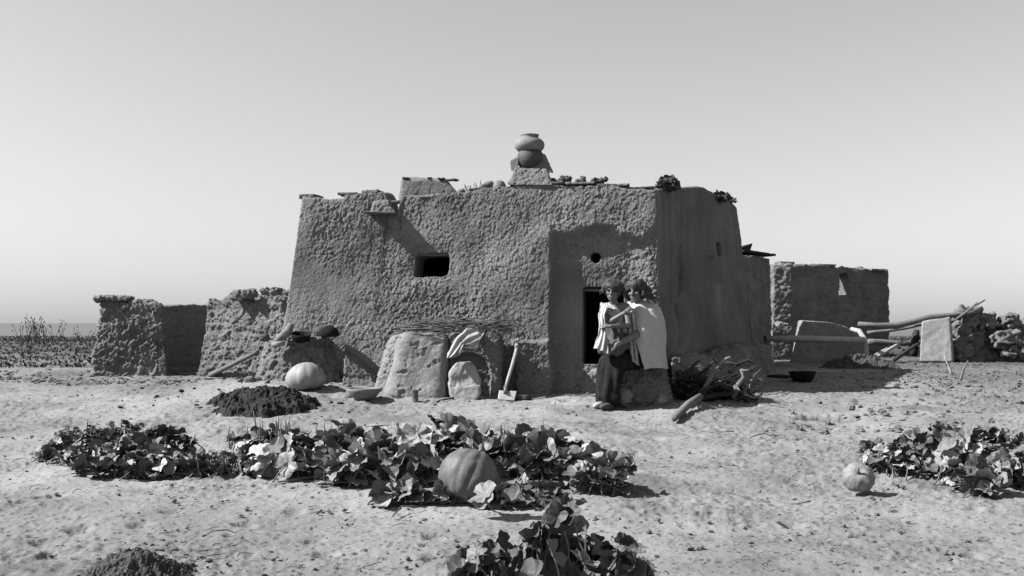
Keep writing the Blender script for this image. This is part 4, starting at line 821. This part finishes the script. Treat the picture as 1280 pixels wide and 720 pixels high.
def squash(label, spots, n, smin, smax, hmin, hmax, seed, group='squash vines on the bare ground', shoots=0, upright=.35, name='squash_plant', stalkmat='stem', bright=1.):
    """spots: list of (x, y, rx, ry) ellipses where leaves stand"""
    rr = random.Random(seed); n = int(n*1.65); smax *= .78; smin *= .9; lv = MB(); st = MB(); cx = sum(s[0] for s in spots)/len(spots); cy = sum(s[1] for s in spots)/len(spots)
    t = thing(name, label, 'squash plant', (cx, cy, G(cx, cy)), group)
    for i in range(n):
        s = rr.choice(spots); a = rr.uniform(0, 6.283); r = math.sqrt(rr.random()); x = s[0]+s[2]*r*math.cos(a); y = s[1]+s[3]*r*math.sin(a); g_ = G(x, y)
        edge = 1-.55*r; h = rr.uniform(hmin, hmax)*edge; size = rr.uniform(smin, smax)
        nrm = Vector((rr.gauss(0, upright)-.05, rr.gauss(0, upright)-.25*upright, 1))
        if rr.random() < upright*.5: nrm = Vector((rr.gauss(0, 1), rr.gauss(-.4, .8), rr.uniform(.0, .5)))
        c = Vector((x, y, g_+max(h, size*.35 if nrm.normalized().z < .6 else .03)))
        fwd = Vector((math.cos(a), math.sin(a), rr.uniform(-.5, .1)))
        V, Fc = leafmesh(c, nrm, fwd, size, rr, rr.uniform(.08, .2), rr.uniform(-.15, .5)); V[:, 2] = np.maximum(V[:, 2], g_+.008)
        lv.add(V, Fc, bright*rr.choice([.5, .7, .9, 1.1, 1.5, 2.1, 2.8]))
        b0 = Vector((x+rr.uniform(-.1, .1), y+rr.uniform(-.08, .08), g_)); rad = .0045+size*.012
        st.add(*tube(bent(b0, c, 5, .1, seed*50+i), [rad, rad, rad*.9, rad*.85, rad*.8, rad*.8], 6))
    for s in spots:
        for k_ in range(5):
            a = rr.uniform(-.6, .6)+(math.pi if rr.random() < .5 else 0); L = s[2]*1.1; pts = []
            for j in range(7):
                x = s[0]+math.cos(a)*L*(j/3-1); y = s[1]+math.sin(a)*s[3]*(j/3-1)+.04*rr.uniform(-1, 1); pts.append((x, y, G(x, y)+.012+.01*rr.random()))
            st.add(*tube(pts, [.010, .010, .009, .009, .008, .008, .006], 6), 1.4)
    for i in range(shoots):
        s = rr.choice(spots); x = s[0]+rr.uniform(-1, 1)*s[2]; y = s[1]+rr.uniform(-1, 1)*s[3]; b0 = Vector((x, y, G(x, y))); h = rr.uniform(.6, 1.1)*hmax*1.15
        st.add(*tube(bent(b0, b0+Vector((rr.uniform(-.06, .06), 0, h)), 4, .06, i), [.008, .007, .006, .005, .004], 6), .9)
    lv.build('leaves', 'leaf', t); st.build('stems', stalkmat, t); return t
def sp_(u, v, rx, ry): q = gp(u, v); return (q.x, q.y, rx, ry)
squash('faded low vine at the far left end of the bed', [sp_(75, 573, .18, .12), sp_(105, 580, .2, .15)], 46, .035, .07, .04, .14, 21)
squash('shaggy small-leaved vine in the back row of the left bed', [sp_(110, 556, .28, .16), sp_(150, 552, .3, .18)], 90, .025, .06, .05, .17, 22, shoots=6)
squash('dense dark-leaved vine in the middle of the left bed', [sp_(160, 580, .32, .22), sp_(195, 570, .3, .22)], 95, .045, .09, .06, .24, 23)
squash('vine with pale curled leaves at the front of the left bed', [sp_(150, 594, .3, .12), sp_(205, 594, .3, .13)], 60, .05, .09, .04, .15, 24)
squash('sparse vine with one tall dark shoot between the two beds', [sp_(245, 588, .2, .2), sp_(275, 592, .22, .14)], 55, .035, .075, .05, .17, 25, shoots=3)
squash('vine with upright bare stalks just below the black heap', [sp_(330, 570, .25, .16), sp_(370, 575, .25, .2)], 60, .05, .095, .06, .26, 26, shoots=26)
squash('vine with large pale leaves left of the big pumpkin', [sp_(345, 594, .22, .1), sp_(400, 598, .28, .14), sp_(450, 605, .25, .14)], 60, .065, .125, .08, .26, 27, upright=.5, bright=1.25)
squash('leafy vine behind and left of the big pumpkin', [sp_(430, 585, .25, .2), sp_(490, 590, .25, .22), sp_(520, 600, .2, .2)], 85, .06, .12, .1, .34, 28, upright=.5, bright=1.25)
squash('broad-leaved vine directly behind the big pumpkin', [sp_(545, 580, .22, .2), sp_(600, 590, .22, .16), sp_(560, 600, .15, .08)], 60, .07, .125, .2, .38, 29, upright=.5)
squash('tall vine behind and right of the big pumpkin', [sp_(660, 595, .25, .22), sp_(690, 605, .22, .2)], 75, .06, .12, .15, .38, 30, upright=.5, shoots=5)
squash('vine with wide pale leaves at the right end of the middle bed', [sp_(725, 612, .2, .18), sp_(755, 618, .16, .14)], 55, .06, .115, .1, .30, 31, upright=.45)
squash('low leaves spreading in front of the big pumpkin', [sp_(612, 634, .12, .06), sp_(556, 630, .10, .06), sp_(650, 634, .22, .1), sp_(500, 630, .16, .08), sp_(700, 632, .14, .08)], 46, .05, .10, .03, .15, 32, upright=.45)
_r = random.Random(3); V, Fc = leafmesh(P3(604, 617, 5.76), (-.45, -.35, .85), (.9, -.3, .1), .085, _r, .1, .5); lf = MB(); lf.add(V, Fc, 1.5); V, Fc = leafmesh(P3(640, 626, 5.74), (-.1, -.5, .9), (.9, -.2, .1), .07, _r, .1, .2); lf.add(V, Fc, 1.2)
lf.add(*tube(bent(P3(604, 617, 5.77), Vector((X(618, 5.9), 5.9, G(X(618, 5.9), 5.9))), 4, .1, 1), [.006]*5, 6)); tag(lf.build('squash_leaf', 'leaf'), 'single pale ruffled leaf curling up against the front of the big pumpkin', 'leaf')
q1 = (-.02, 4.45, .15, .14); q2 = (.22, 4.35, .2, .2); q3 = (.46, 4.4, .2, .16); q4 = (.24, 4.5, .1, .1)
squash('tall dark vine cut off by the bottom edge of the picture', [q2, q4], 30, .05, .10, .16, .40, 33, upright=1.0, bright=.6)
squash('smaller foreground vine at the bottom left of the tall one', [q1, (-.12, 4.35, .12, .1)], 22, .04, .075, .08, .24, 34, upright=.9, bright=.6)
squash('spindly foreground vine at the bottom right of the tall one', [q3], 30, .04, .075, .10, .30, 35, upright=1.0, shoots=1, bright=.6)
squash('small-leaved vine creeping toward the small pumpkin', [sp_(1115, 590, .16, .14), sp_(1145, 592, .2, .2), sp_(1105, 575, .15, .1)], 85, .03, .07, .05, .2, 36)
squash('leafy back row of the right-hand vine', [sp_(1170, 568, .32, .2), sp_(1225, 572, .3, .2), sp_(1270, 572, .25, .2)], 90, .05, .10, .08, .24, 37, upright=.5)
squash('tangled front of the right-hand vine with coarse stems', [sp_(1200, 600, .2, .16), sp_(1240, 606, .25, .16), sp_(1225, 618, .15, .1)], 75, .05, .10, .06, .24, 38, upright=.5)
squash('right-hand vine growing out of the picture edge', [sp_(1285, 606, .22, .2), sp_(1310, 595, .25, .25)], 50, .05, .10, .08, .28, 39, upright=.5)

# ================================================================== GROUND LITTER
rr = random.Random(99); mb = MB(); base, bf = sphere_np(7, 5)
def litter(n, ufn, smin, smax, mat, name, label, seed):
    rr = random.Random(seed); mb = MB()
    for i in range(n):
        u_, v_ = ufn(rr); y = None
        t_ = (v_-HV)/F; y = 1.0/t_
        for _ in range(4): y = (CZ-G(X(u_, y), y))/t_
        if y > 17 or y < 3: continue
        s = math.exp(rr.uniform(math.log(smin), math.log(smax))); x = X(u_, y); r_ = np.array([s*rr.uniform(.7, 1.4), s*rr.uniform(.7, 1.3), s*rr.uniform(.35, .8)])
        V = base*(1+.35*RNG.uniform(-1, 1, (len(base), 1)))*r_; mb.add(V+np.array([x, y, G(x, y)+s*.2]), bf, rr.uniform(.6, 1.5))
    return tag(mb.build(name, mat, smooth=False), label, 'litter', kind='stuff')
litter(1800, lambda r: (r.uniform(-40, 1320), 470+r.random()*255), .003, .016, 'clod', 'pebbles', 'pebbles and crumbs of mud scattered over the bare ground', 1)
litter(500, lambda r: (r.gauss(1180, 90), r.uniform(455, 545)), .01, .045, 'clod', 'crumbled_clods', 'crumbled clods strewn over the rough ground at the right', 2)
litter(520, lambda r: (r.gauss(330, 66), 512+r.gauss(0, 11)), .005, .035, 'dung', 'dung_crumbs', 'dark crumbs fallen round the black heap', 3)
litter(260, lambda r: (r.gauss(168, 55), 700+r.gauss(0, 14)), .003, .016, 'earth', 'earth_crumbs', 'crumbs of dark earth round the mound at the bottom left', 13)
litter(500, lambda r: (r.uniform(430, 960), 488+abs(r.gauss(0, 12))), .006, .028, 'clod', 'wall_crumbs', 'crumbs of fallen plaster along the foot of the house', 4)
litter(420, lambda r: (r.uniform(-20, 250), r.uniform(462, 500)), .008, .035, 'clod', 'field_crumbs', 'clods strewn on the ground at the far left', 6)
mb = MB()
for i in range(230):
    u_, v_ = (rr.uniform(0, 1280), rr.uniform(490, 720)) if i % 3 else (rr.gauss(940, 60), rr.gauss(535, 14)); t_ = (v_-HV)/F
    if v_ < 480: continue
    y = 1/t_
    for _ in range(4): y = (CZ-G(X(u_, y), y))/t_
    x = X(u_, y); a = rr.gauss(0, 1.2); L = rr.uniform(.02, .09) if i > 12 else rr.uniform(.15, .32); p = Vector((x, y, G(x, y)+.009)); r = .0018+L*.014
    mb.add(*tube(bent(p, p+Vector((math.cos(a)*L, math.sin(a)*L, rr.uniform(0, .02))), 4, .2, i), [r, r, r*.9, r*.7, r*.4], 4))
tag(mb.build('twig_litter', 'twig'), 'bits of twig and straw scattered on the bare ground', 'litter', kind='stuff')
# ---- scrub on the far left and right ground
def scrub(name, label, n, ufn, seed, hmin, hmax):
    rr = random.Random(seed); mb = MB()
    for i in range(n):
        x, y = ufn(rr); g_ = G(x, y); s = rr.uniform(hmin, hmax)
        for j in range(rr.randint(5, 9)):
            a = rr.uniform(0, 6.283); l = s*rr.uniform(.5, 1.1); d = Vector((math.cos(a)*.6, math.sin(a)*.6, rr.uniform(.35, 1))).normalized(); wv = Vector((-math.sin(a), math.cos(a), 0))*s*rr.uniform(.06, .2)
            p = Vector((x, y, g_)); mb.add([tuple(p-wv*.4), tuple(p+wv*.4), tuple(p+d*l*.6+wv), tuple(p+d*l), tuple(p+d*l*.6-wv)], [(0, 1, 2, 3, 4)], rr.uniform(.5, 1.6))
    return tag(mb.build(name, 'scrub', smooth=False), label, 'scrub', kind='stuff')
def fl(r):
    y = 15+35*r.random()**1.3; return (X(r.uniform(-160, 165), y), y)
scrub('scrub', 'low dark scrub covering the flat ground at the far left', 3200, fl, 3, .03, .10)
def fe(r):
    y = r.uniform(38, 50); return (X(r.uniform(-300, 400), y), y)
scrub('scrub_edge', 'dark line of brush along the edge of the plateau at the left', 1500, fe, 4, .06, .17)
def fr_(r):
    y = r.uniform(11, 16.5); return (X(r.uniform(1120, 1400), y), y)
scrub('sparse_weeds', 'sparse weeds on the rough ground at the right', 220, fr_, 5, .02, .06)
def fb(r):
    y = r.uniform(18, 48); return (X(r.uniform(1110, 1600), y), y)
scrub('back_scrub', 'scrub beyond the rubble wall at the right', 900, fb, 8, .08, .25)
# dry weeds standing against the horizon
wl = ['tallest dry weed with a dark seed head against the far left sky', 'bushy dry weed at the left end of the horizon weeds', 'thin dry weed right of the tallest horizon weed', 'faint dry weed nearest the leftmost wall', 'low dry weed between the tall weed and the thin one']
for i, (uu, vt, nb) in enumerate([(44, 389, 9), (30, 396, 12), (66, 402, 8), (104, 402, 6), (54, 400, 7)]):
    y = 30; x = X(uu, y); g_ = G(x, y); h = Z(vt, y)-g_; t = thing('dry_weed', wl[i], 'weed', (x, y, g_), 'dry weeds on the skyline'); rr = random.Random(700+i); st = MB(); hd = MB()
    for j in range(nb):
        p = Vector((x+rr.gauss(0, .12), y+rr.gauss(0, .1), g_)); q = p+Vector((rr.gauss(0, .16), rr.gauss(0, .1), h*rr.uniform(.55, 1))); st.add(*tube(bent(p, q, 4, .05, j), [.009, .008, .008, .006, .005], 5))
        for k_ in range(2):
            V, Fc = rock(q+Vector((rr.gauss(0, .05), rr.gauss(0, .04), rr.gauss(-.05, .08))), (.014, .014, .028), .5, k_, 0, 8, 6); hd.add(V, Fc)
    st.build('stalks', 'flower', t); tag(hd.build('seed_heads', 'flower', t), kind='stuff')
# ================================================================== PEOPLE
def remesh(prims, voxel, it=3, fac=.5):
    V0 = np.concatenate([p[0] for p in prims]); Fc = []; n = 0
    for V, f in prims: Fc += [tuple(int(i)+n for i in q) for q in f]; n += len(V)
    me = bpy.data.meshes.new('tmp'); me.from_pydata([tuple(v) for v in V0], [], Fc); o = bpy.data.objects.new('tmp', me); COL.objects.link(o)
    m = o.modifiers.new('r', 'REMESH'); m.mode = 'VOXEL'; m.voxel_size = voxel
    s = o.modifiers.new('s', 'SMOOTH'); s.factor = fac; s.iterations = it
    dg = bpy.context.evaluated_depsgraph_get(); ev = o.evaluated_get(dg); e = ev.to_mesh()
    V = np.zeros(len(e.vertices)*3); e.vertices.foreach_get('co', V); V = V.reshape(-1, 3)
    N = np.zeros(len(e.vertices)*3); e.vertex_normals.foreach_get('vector', N); N = N.reshape(-1, 3)
    Fc = [tuple(p.vertices) for p in e.polygons]; ev.to_mesh_clear(); bpy.data.objects.remove(o); bpy.data.meshes.remove(me)
    return V, N, Fc
def cap(p0, p1, r0, r1, n=14):
    p0 = Vector(p0); p1 = Vector(p1); d = (p1-p0).normalized(); L = (p1-p0).length; pts = []; rad = []
    for a in (85, 60, 35, 10): a = math.radians(a); pts.append(p0-d*r0*math.sin(a)); rad.append(r0*math.cos(a))
    for t in (.25, .5, .75): pts.append(p0+d*L*t); rad.append(r0+(r1-r0)*t)
    for a in (10, 35, 60, 85): a = math.radians(a); pts.append(p1+d*r1*math.sin(a)); rad.append(r1*math.cos(a))
    return tube(pts, rad, n)
def ell(c, r, fwd=(0, -1, 0), up=(0, 0, 1), nu=20, nv=14):
    """r = (side, forward, up)"""
    V, Fc = sphere_np(nu, nv); f = Vector(fwd).normalized(); u_ = Vector(up); s = f.cross(u_).normalized(); u_ = s.cross(f)
    A = np.array([tuple(s*r[0]), tuple(f*r[1]), tuple(u_*r[2])]); V = V @ A
    if np.linalg.det(A) < 0: Fc = [q[::-1] for q in Fc]
    return V+np.array(tuple(c)), Fc
def hand(wrist, d, nrm, sz=1., curl=.5, side=1):
    """palm + four unequal bent fingers + thumb from the side near its base"""
    w_ = Vector(wrist); d = Vector(d).normalized(); nrm = Vector(nrm); nrm = (nrm-d*nrm.dot(d)).normalized(); s = d.cross(nrm)*side; out = []
    out.append(ell(w_+d*.048*sz, (.036*sz, .05*sz, .015*sz), d, nrm))
    for i, (L, o) in enumerate(((.068, .027), (.078, .010), (.072, -.009), (.056, -.026))):
        b = w_+d*.085*sz+s*o*sz; d1 = (d-nrm*curl*.5+s*o*3).normalized(); d2 = (d-nrm*curl*1.7).normalized()
        m_ = b+d1*L*.5*sz; out.append(cap(b-d*.02*sz, m_, .0098*sz, .009*sz, 8)); out.append(cap(m_, m_+d2*L*.5*sz, .009*sz, .0075*sz, 8))
    b = w_+d*.03*sz+s*.028*sz; m_ = b+(d*.6+s*.8-nrm*.2)*.035*sz; out.append(cap(b, m_, .013*sz, .011*sz, 8)); out.append(cap(m_, m_+(d*.9+s*.25-nrm*.3)*.032*sz, .011*sz, .009*sz, 8))
    return out
def head(c, f, up=(0, 0, 1), s=1.):
    c = Vector(c); f = Vector(f).normalized(); u_ = Vector(up).normalized(); r = f.cross(u_).normalized(); u_ = r.cross(f); P = []
    q = lambda a, b, z: c+r*a*s+f*b*s+u_*z*s
    P.append(ell(q(0, -.012, .022), (.074*s, .092*s, .088*s), f, u_, 28, 18)); P.append(ell(q(0, .022, -.045), (.056*s, .058*s, .062*s), f, u_))
    P.append(ell(q(0, .055, -.088), (.026*s, .024*s, .02*s), f, u_)); P.append(cap(q(0, .082, .012), q(0, .103, -.024), .009*s, .0135*s, 10))
    P.append(ell(q(.0, .078, .028), (.05*s, .016*s, .011*s), f, u_))
    for e in (-1, 1):
        P.append(ell(q(.036*e, .058, -.022), (.022*s, .022*s, .02*s), f, u_)); P.append(ell(q(.075*e, -.005, -.01), (.009*s, .02*s, .032*s), f, u_)); P.append(ell(q(.013*e, .094, -.028), (.009*s, .009*s, .008*s), f, u_))
    P.append(cap(q(-.02, .078, -.054), q(.02, .078, -.054), .0085*s, .0085*s, 8)); P.append(cap(q(-.017, .076, -.066), q(.017, .076, -.066), .0095*s, .0095*s, 8))
    return P, q
def eyes(q, s, parent):
    for e in (-1, 1):
        V, Fc = ell(q(.031*e, .071, .006), (.014*s, .009*s, .008*s), q(0, 1, 0)-q(0, 0, 0)); obj('eye', V, Fc, 'eye', parent)
def hairdo(q, f, s, parent, n, lmin, lmax, wind, seed, fringe=True):
    rr = random.Random(seed); pr = [ell(q(0, -.026, .032), (.082*s, .092*s, .088*s), f, (0, 0, 1), 28, 18), ell(q(0, -.055, -.03), (.072*s, .058*s, .07*s), f)]
    for i in range(n):
        a = rr.uniform(-2.25, 2.25)+math.pi; z = rr.uniform(.0, .10); rad = math.sqrt(max(.0, 1-(z/.13)**2))
        p0 = q(.08*math.sin(a)*rad, -.025+.085*math.cos(a)*rad, z+.02); out = (p0-q(0, -.025, 0)); out.z = 0; out = out.normalized() if out.length > 1e-5 else Vector((1, 0, 0))
        L = rr.uniform(lmin, lmax)*s; w_ = Vector(wind)*rr.uniform(.3, 1.3)
        p1 = p0+out*rr.uniform(.01, .045)*s+Vector((0, 0, -L*.4)); p2 = p1+Vector((0, 0, -L*.35))+w_*.5*L+out*.01; p3 = p2+Vector((0, 0, -L*.25))+w_*L+Vector([rr.uniform(-.012, .012) for _ in range(3)])
        r = rr.uniform(.009, .015)*s; pr.append(tube([p0, p1, p2, p3], [r, r*1.15, r*.9, r*.35], 7))
    if fringe:
        for i in range(11):
            t = (i-5)/5; p0 = q(.06*t, .045-.02*t*t, .10); p1 = q(.068*t, .088-.03*t*t, .065); p2 = q(.070*t+.004*rr.uniform(-1, 1), .094-.034*t*t, .032-.03*abs(t)); pr.append(tube([p0, p1, p2], [.014*s, .013*s, .007*s], 7))
    V, N, Fc = remesh(pr, .0075, 1); V = V+N*(.009*fbm(V*np.array([60, 60, 18]), 2, seed)+.007*fbm(V*28, 2, seed+1))[:, None]; obj('hair', V, Fc, 'hair', parent)

# ---- woman
wm = thing('person', 'seated woman with a pale blanket round her shoulders holding the child on her lap', 'person', (1.25, 10.3, G(1.25, 10.3)))
wf = Vector((-.50, -.86, -.05)); hc = P3(795, 364, 10.30)
B, qh = head(hc, wf, (-.10, .0, 1), 1.06)
nk = Vector((1.325, 10.36, 1.50)); pel = Vector((1.375, 10.43, .95)); chs = Vector((1.36, 10.42, 1.32))
lsh = Vector((1.43, 10.36, 1.40)); rsh = Vector((1.18, 10.44, 1.42)); lel = Vector((1.255, 10.03, 1.18)); lwr = P3(771, 431, 9.84); rel = Vector((1.10, 10.34, 1.17)); rwr = Vector((.97, 10.19, 1.13))
B += [cap(nk+Vector((0, 0, -.04)), hc+Vector((.005, .02, -.05)), .052, .048), ell(chs, (.165, .115, .19), wf), ell(pel+Vector((0, 0, .05)), (.165, .13, .13), wf), cap(pel+Vector((0, 0, .1)), chs, .13, .13), cap(lsh, rsh, .065, .065),
      cap(lsh, lel, .05, .042), cap(lel, lwr, .041, .027), cap(rsh, rel, .05, .042), cap(rel, rwr, .04, .027)]
B += hand(lwr, Vector((-.72, -.1, -.5)), (-.3, -.75, .5), 1.0, .55, 1); B += hand(rwr, (-.4, -.8, -.1), (0, -.2, 1), 1., .6, -1)
lkn = Vector((1.05, 10.03, .90)); rkn = Vector((.965, 10.20, .90)); lft = Vector((.985, 10.0, .56)); rft = Vector((.93, 10.12, .56))
gz = G(1.0, 9.95)
for (hp, kn, ft) in ((pel+Vector((.03, -.08, 0)), lkn, lft), (pel+Vector((-.05, .06, 0)), rkn, rft)):
    B += [cap(hp, kn, .085, .062), cap(kn, ft, .058, .036), cap(ft+Vector((0, 0, -.05)), Vector((ft.x, ft.y, gz+.04)), .038, .04), ell(Vector((ft.x-.05, ft.y-.075, gz+.032)), (.042, .12, .034), (-.5, -.86, 0))]
V, N, Fc = remesh(B, .0075, 3); wm_body = obj('body', V, Fc, 'skin', wm); wb = S.objects[-1] if False else wm_body; eyes(qh, 1.06, wb)
hairdo(qh, wf, 1.02, wb, 150, .09, .16, (.32, .0, .05), 4)
D = [ell(chs+Vector((0, 0, -.04)), (.185, .135, .2), wf), cap(pel+Vector((0, 0, .08)), chs, .16, .15), ell(pel+Vector((0, 0, .03)), (.19, .17, .13), wf), cap(lsh+Vector((-.03, .02, -.02)), rsh+Vector((.03, -.02, -.02)), .075, .075)]
for (hp, kn, ft, k_) in ((pel+Vector((.03, -.08, 0)), lkn, lft, 1), (pel+Vector((-.05, .06, 0)), rkn, rft, 1)):
    D += [cap(hp, kn+Vector((0, 0, .0)), .12, .088), cap(kn+Vector((0, 0, -.01)), ft+Vector((0, 0, .02)), .088, .09), cap(ft+Vector((0, 0, .02)), ft+Vector((.01, 0, -.015)), .092, .094)]
D += [cap((lkn+rkn)/2, (lft+rft)/2, .10, .10), cap(pel+Vector((-.05, 0, 0)), (lkn+rkn)/2, .13, .10), cap((lkn+rkn)/2+Vector((.05, .05, -.06)), (lft+rft)/2+Vector((.03, .06, .0)), .085, .08)]
V, N, Fc = remesh(D, .011, 6); low = sstep(1.0, .8, V[:, 2])
ang = np.arctan2(V[:, 1]-10.15, V[:, 0]-1.05); V = V+N*(low*.012*np.sin(ang*11+2*fbm(V*4, 2, 3))+.010*fbm(V*np.array([9, 9, 4]), 3, 8)+(1-low)*.008*fbm(V*14, 2, 9))[:, None]
obj('dress', V, Fc, 'darkcloth', wm)
mo = [cap(Vector((lft.x, lft.y, gz+.05)), lft+Vector((0, 0, .03)), .046, .05), ell(Vector((lft.x-.05, lft.y-.075, gz+.033)), (.048, .128, .038), (-.5, -.86, 0))]
V, N, Fc = remesh(mo, .008, 2); obj('moccasin', V, Fc, 'greycloth', wm)
mo = [cap(Vector((rft.x, rft.y, gz+.05)), rft+Vector((0, 0, .03)), .046, .05), ell(Vector((rft.x-.05, rft.y-.075, gz+.033)), (.048, .128, .038), (-.5, -.86, 0))]
V, N, Fc = remesh(mo, .008, 2); obj('moccasin', V, Fc, 'cloth', wm)
# blanket: an open wrap round neck, shoulders and back
rowsB = [  # z, cx, cy, rx, ry, start angle, end angle (degrees, 0 = +x, -90 = to the camera)
    (1.515, 1.335, 10.38, .085, .085, -190, 140), (1.49, 1.345, 10.385, .125, .11, -172, 140), (1.46, 1.345, 10.385, .155, .15, -150, 142), (1.40, 1.345, 10.38, .175, .205, -136, 145), (1.32, 1.35, 10.37, .19, .265, -130, 145),
    (1.22, 1.36, 10.37, .198, .31, -123, 145), (1.10, 1.365, 10.37, .195, .32, -116, 140), (1.0, 1.37, 10.37, .195, .32, -111, 135), (.90, 1.375, 10.37, .20, .31, -106, 130), (.835, 1.385, 10.37, .205, .30, -102, 126)]
nA, nR = 90, 80; V = []
for i in range(nR+1):
    t = i/nR*(len(rowsB)-1); k_ = min(int(t), len(rowsB)-2); f_ = t-k_; r = [a*(1-f_)+b*f_ for a, b in zip(rowsB[k_], rowsB[k_+1])]
    for j in range(nA+1):
        s_ = j/nA; a = math.radians(r[5]+(r[6]-r[5])*s_); fold = (.015*abs(math.sin(s_*19+i*.03+1.5*math.sin(i*.05)))+.013*math.sin(s_*13+i*.06))*min(1, i/22); edge = .02*math.exp(-s_/.04)+.055*math.exp(-((math.degrees(a)+103)/17)**2)*min(1, i/26)
        V.append((r[1]+(r[3]+fold+edge)*math.cos(a), r[2]+(r[4]+fold+edge)*math.sin(a), r[0]+.012*math.sin(s_*14)*(i/nR)-.05*(i/nR)*(s_ < .2)*(.2-s_)))
V = np.array(V); V += .014*np.stack([fbm(V*8, 3, 60+k_) for k_ in range(3)], 1)
I = np.arange((nR+1)*(nA+1)).reshape(nR+1, nA+1); Q = np.stack([I[:-1, :-1], I[1:, :-1], I[1:, 1:], I[:-1, 1:]], -1).reshape(-1, 4)
o = obj('blanket', V, Q, 'blanket', wm); md = o.modifiers.new('thickness', 'SOLIDIFY'); md.thickness = .012; md.offset = 1
# fringe strips at the front edge of the blanket
for sd_, (a, b_, c_) in enumerate((((786, 398), (788, 425), (792, 452)), ((790, 392), (794, 420), (796, 455)))):
    V, Q = drape([P3(a[0]-2, a[1], 10.06), P3(b_[0]-2, b_[1], 10.05), P3(c_[0]-2, c_[1], 10.04)], [P3(a[0]+3, a[1], 10.07), P3(b_[0]+3, b_[1], 10.06), P3(c_[0]+3, c_[1]+2, 10.08)], 40, 12, .005, sd_, 0)
    o = obj('blanket_edge', V, Q, 'blanket', wm); md = o.modifiers.new('thickness', 'SOLIDIFY'); md.thickness = .005

# ---- child
cdn = thing('person', 'small child in a light wrap sitting on the woman\'s lap with arms crossed', 'person', (1.02, 10.05, 1.0))
cf_ = Vector((-.30, -.95, -.08)); hc = P3(766, 364, 10.03); s = .91
B, qc = head(hc, cf_, (.08, 0, 1), s)
nk = Vector((1.03, 10.09, 1.50)); pel = Vector((1.07, 10.10, 1.09)); chs = Vector((1.04, 10.10, 1.38))
rsh = Vector((.935, 10.13, 1.455)); lsh = Vector((1.145, 10.06, 1.455)); rel = P3(758, 405, 9.95); rwr = P3(781, 391, 9.90); lel = Vector((1.165, 9.98, 1.27)); lwr = P3(763, 408, 9.86)
B += [cap(nk+Vector((0, 0, -.03)), hc+Vector((0, .02, -.05)), .040, .038), ell(chs, (.11, .085, .13), cf_), cap(pel, chs, .095, .09), cap(rsh, lsh, .046, .046), cap(rsh, rel, .036, .031), cap(rel, rwr, .030, .021), cap(lsh, lel, .036, .031), cap(lel, lwr, .030, .021)]
B += hand(rwr, (.7, .15, .55), (-.2, -.9, .3), .72, .9, 1); B += hand(lwr, (-.95, -.1, .05), (0, -.6, .8), .72, .7, 1)
for (hp, kn, ft) in ((pel+Vector((-.05, 0, 0)), Vector((.92, 9.95, 1.03)), Vector((1.03, 10.10, .97))), (pel+Vector((.05, -.02, 0)), Vector((1.02, 9.90, 1.03)), Vector((1.10, 10.08, .97)))):
    B += [cap(hp, kn, .062, .044), cap(kn, ft, .040, .026), ell(ft+Vector((-.02, -.04, -.02)), (.028, .065, .022), (-.3, -.9, -.4))]
V, N, Fc = remesh(B, .0065, 3); cb = obj('body', V, Fc, 'skin', cdn); eyes(qc, s, cb)
hairdo(qc, cf_, s, cb, 70, .06, .10, (-.12, .1, .0), 8)
D = [ell(pel+Vector((0, 0, .03)), (.125, .11, .10), cf_), cap(pel, chs+Vector((0, 0, -.08)), .115, .10), cap(pel+Vector((-.05, 0, 0)), Vector((.925, 9.95, 1.03)), .082, .066), cap(pel+Vector((.05, -.02, 0)), Vector((1.02, 9.9, 1.03)), .082, .066)]
V, N, Fc = remesh(D, .009, 4); V = V+N*(.010*np.sin(V[:, 0]*75+3*fbm(V*5, 2, 1))*.8+.006*fbm(V*14, 2, 2))[:, None]; obj('skirt', V, Fc, 'greycloth', cdn)
D = [ell(chs+Vector((0, 0, -.015)), (.122, .10, .115), cf_), cap(chs+Vector((0, 0, -.02)), pel+Vector((0, 0, .13)), .102, .10), cap(rsh+Vector((-.005, 0, .0)), rsh+Vector((.01, -.02, -.09)), .048, .05), cap(rsh, nk+Vector((-.01, 0, -.055)), .05, .046)]
V, N, Fc = remesh(D, .008, 3); V = V+N*(.008*np.sin((V[:, 0]*.8+V[:, 2]*.5)*95+3*fbm(V*5, 2, 1))+.005*fbm(V*14, 2, 2))[:, None]
obj('wrap', V, Fc, 'cloth', cdn)
V, Q = drape([P3(754, 380, 10.08), P3(748, 392, 9.99), P3(749, 405, 9.93), P3(747, 420, 9.90), P3(742, 435, 9.88)], [P3(762, 378, 10.0), P3(757, 392, 9.93), P3(757, 408, 9.88), P3(759, 424, 9.83), P3(762, 443, 9.81)], 60, 30, .011, 3, .02)
o = obj('hanging_cloth', V, Q, 'cloth', cdn); md = o.modifiers.new('thickness', 'SOLIDIFY'); md.thickness = .005
for o in S.objects:
    if '_w' in o: del o['_w']
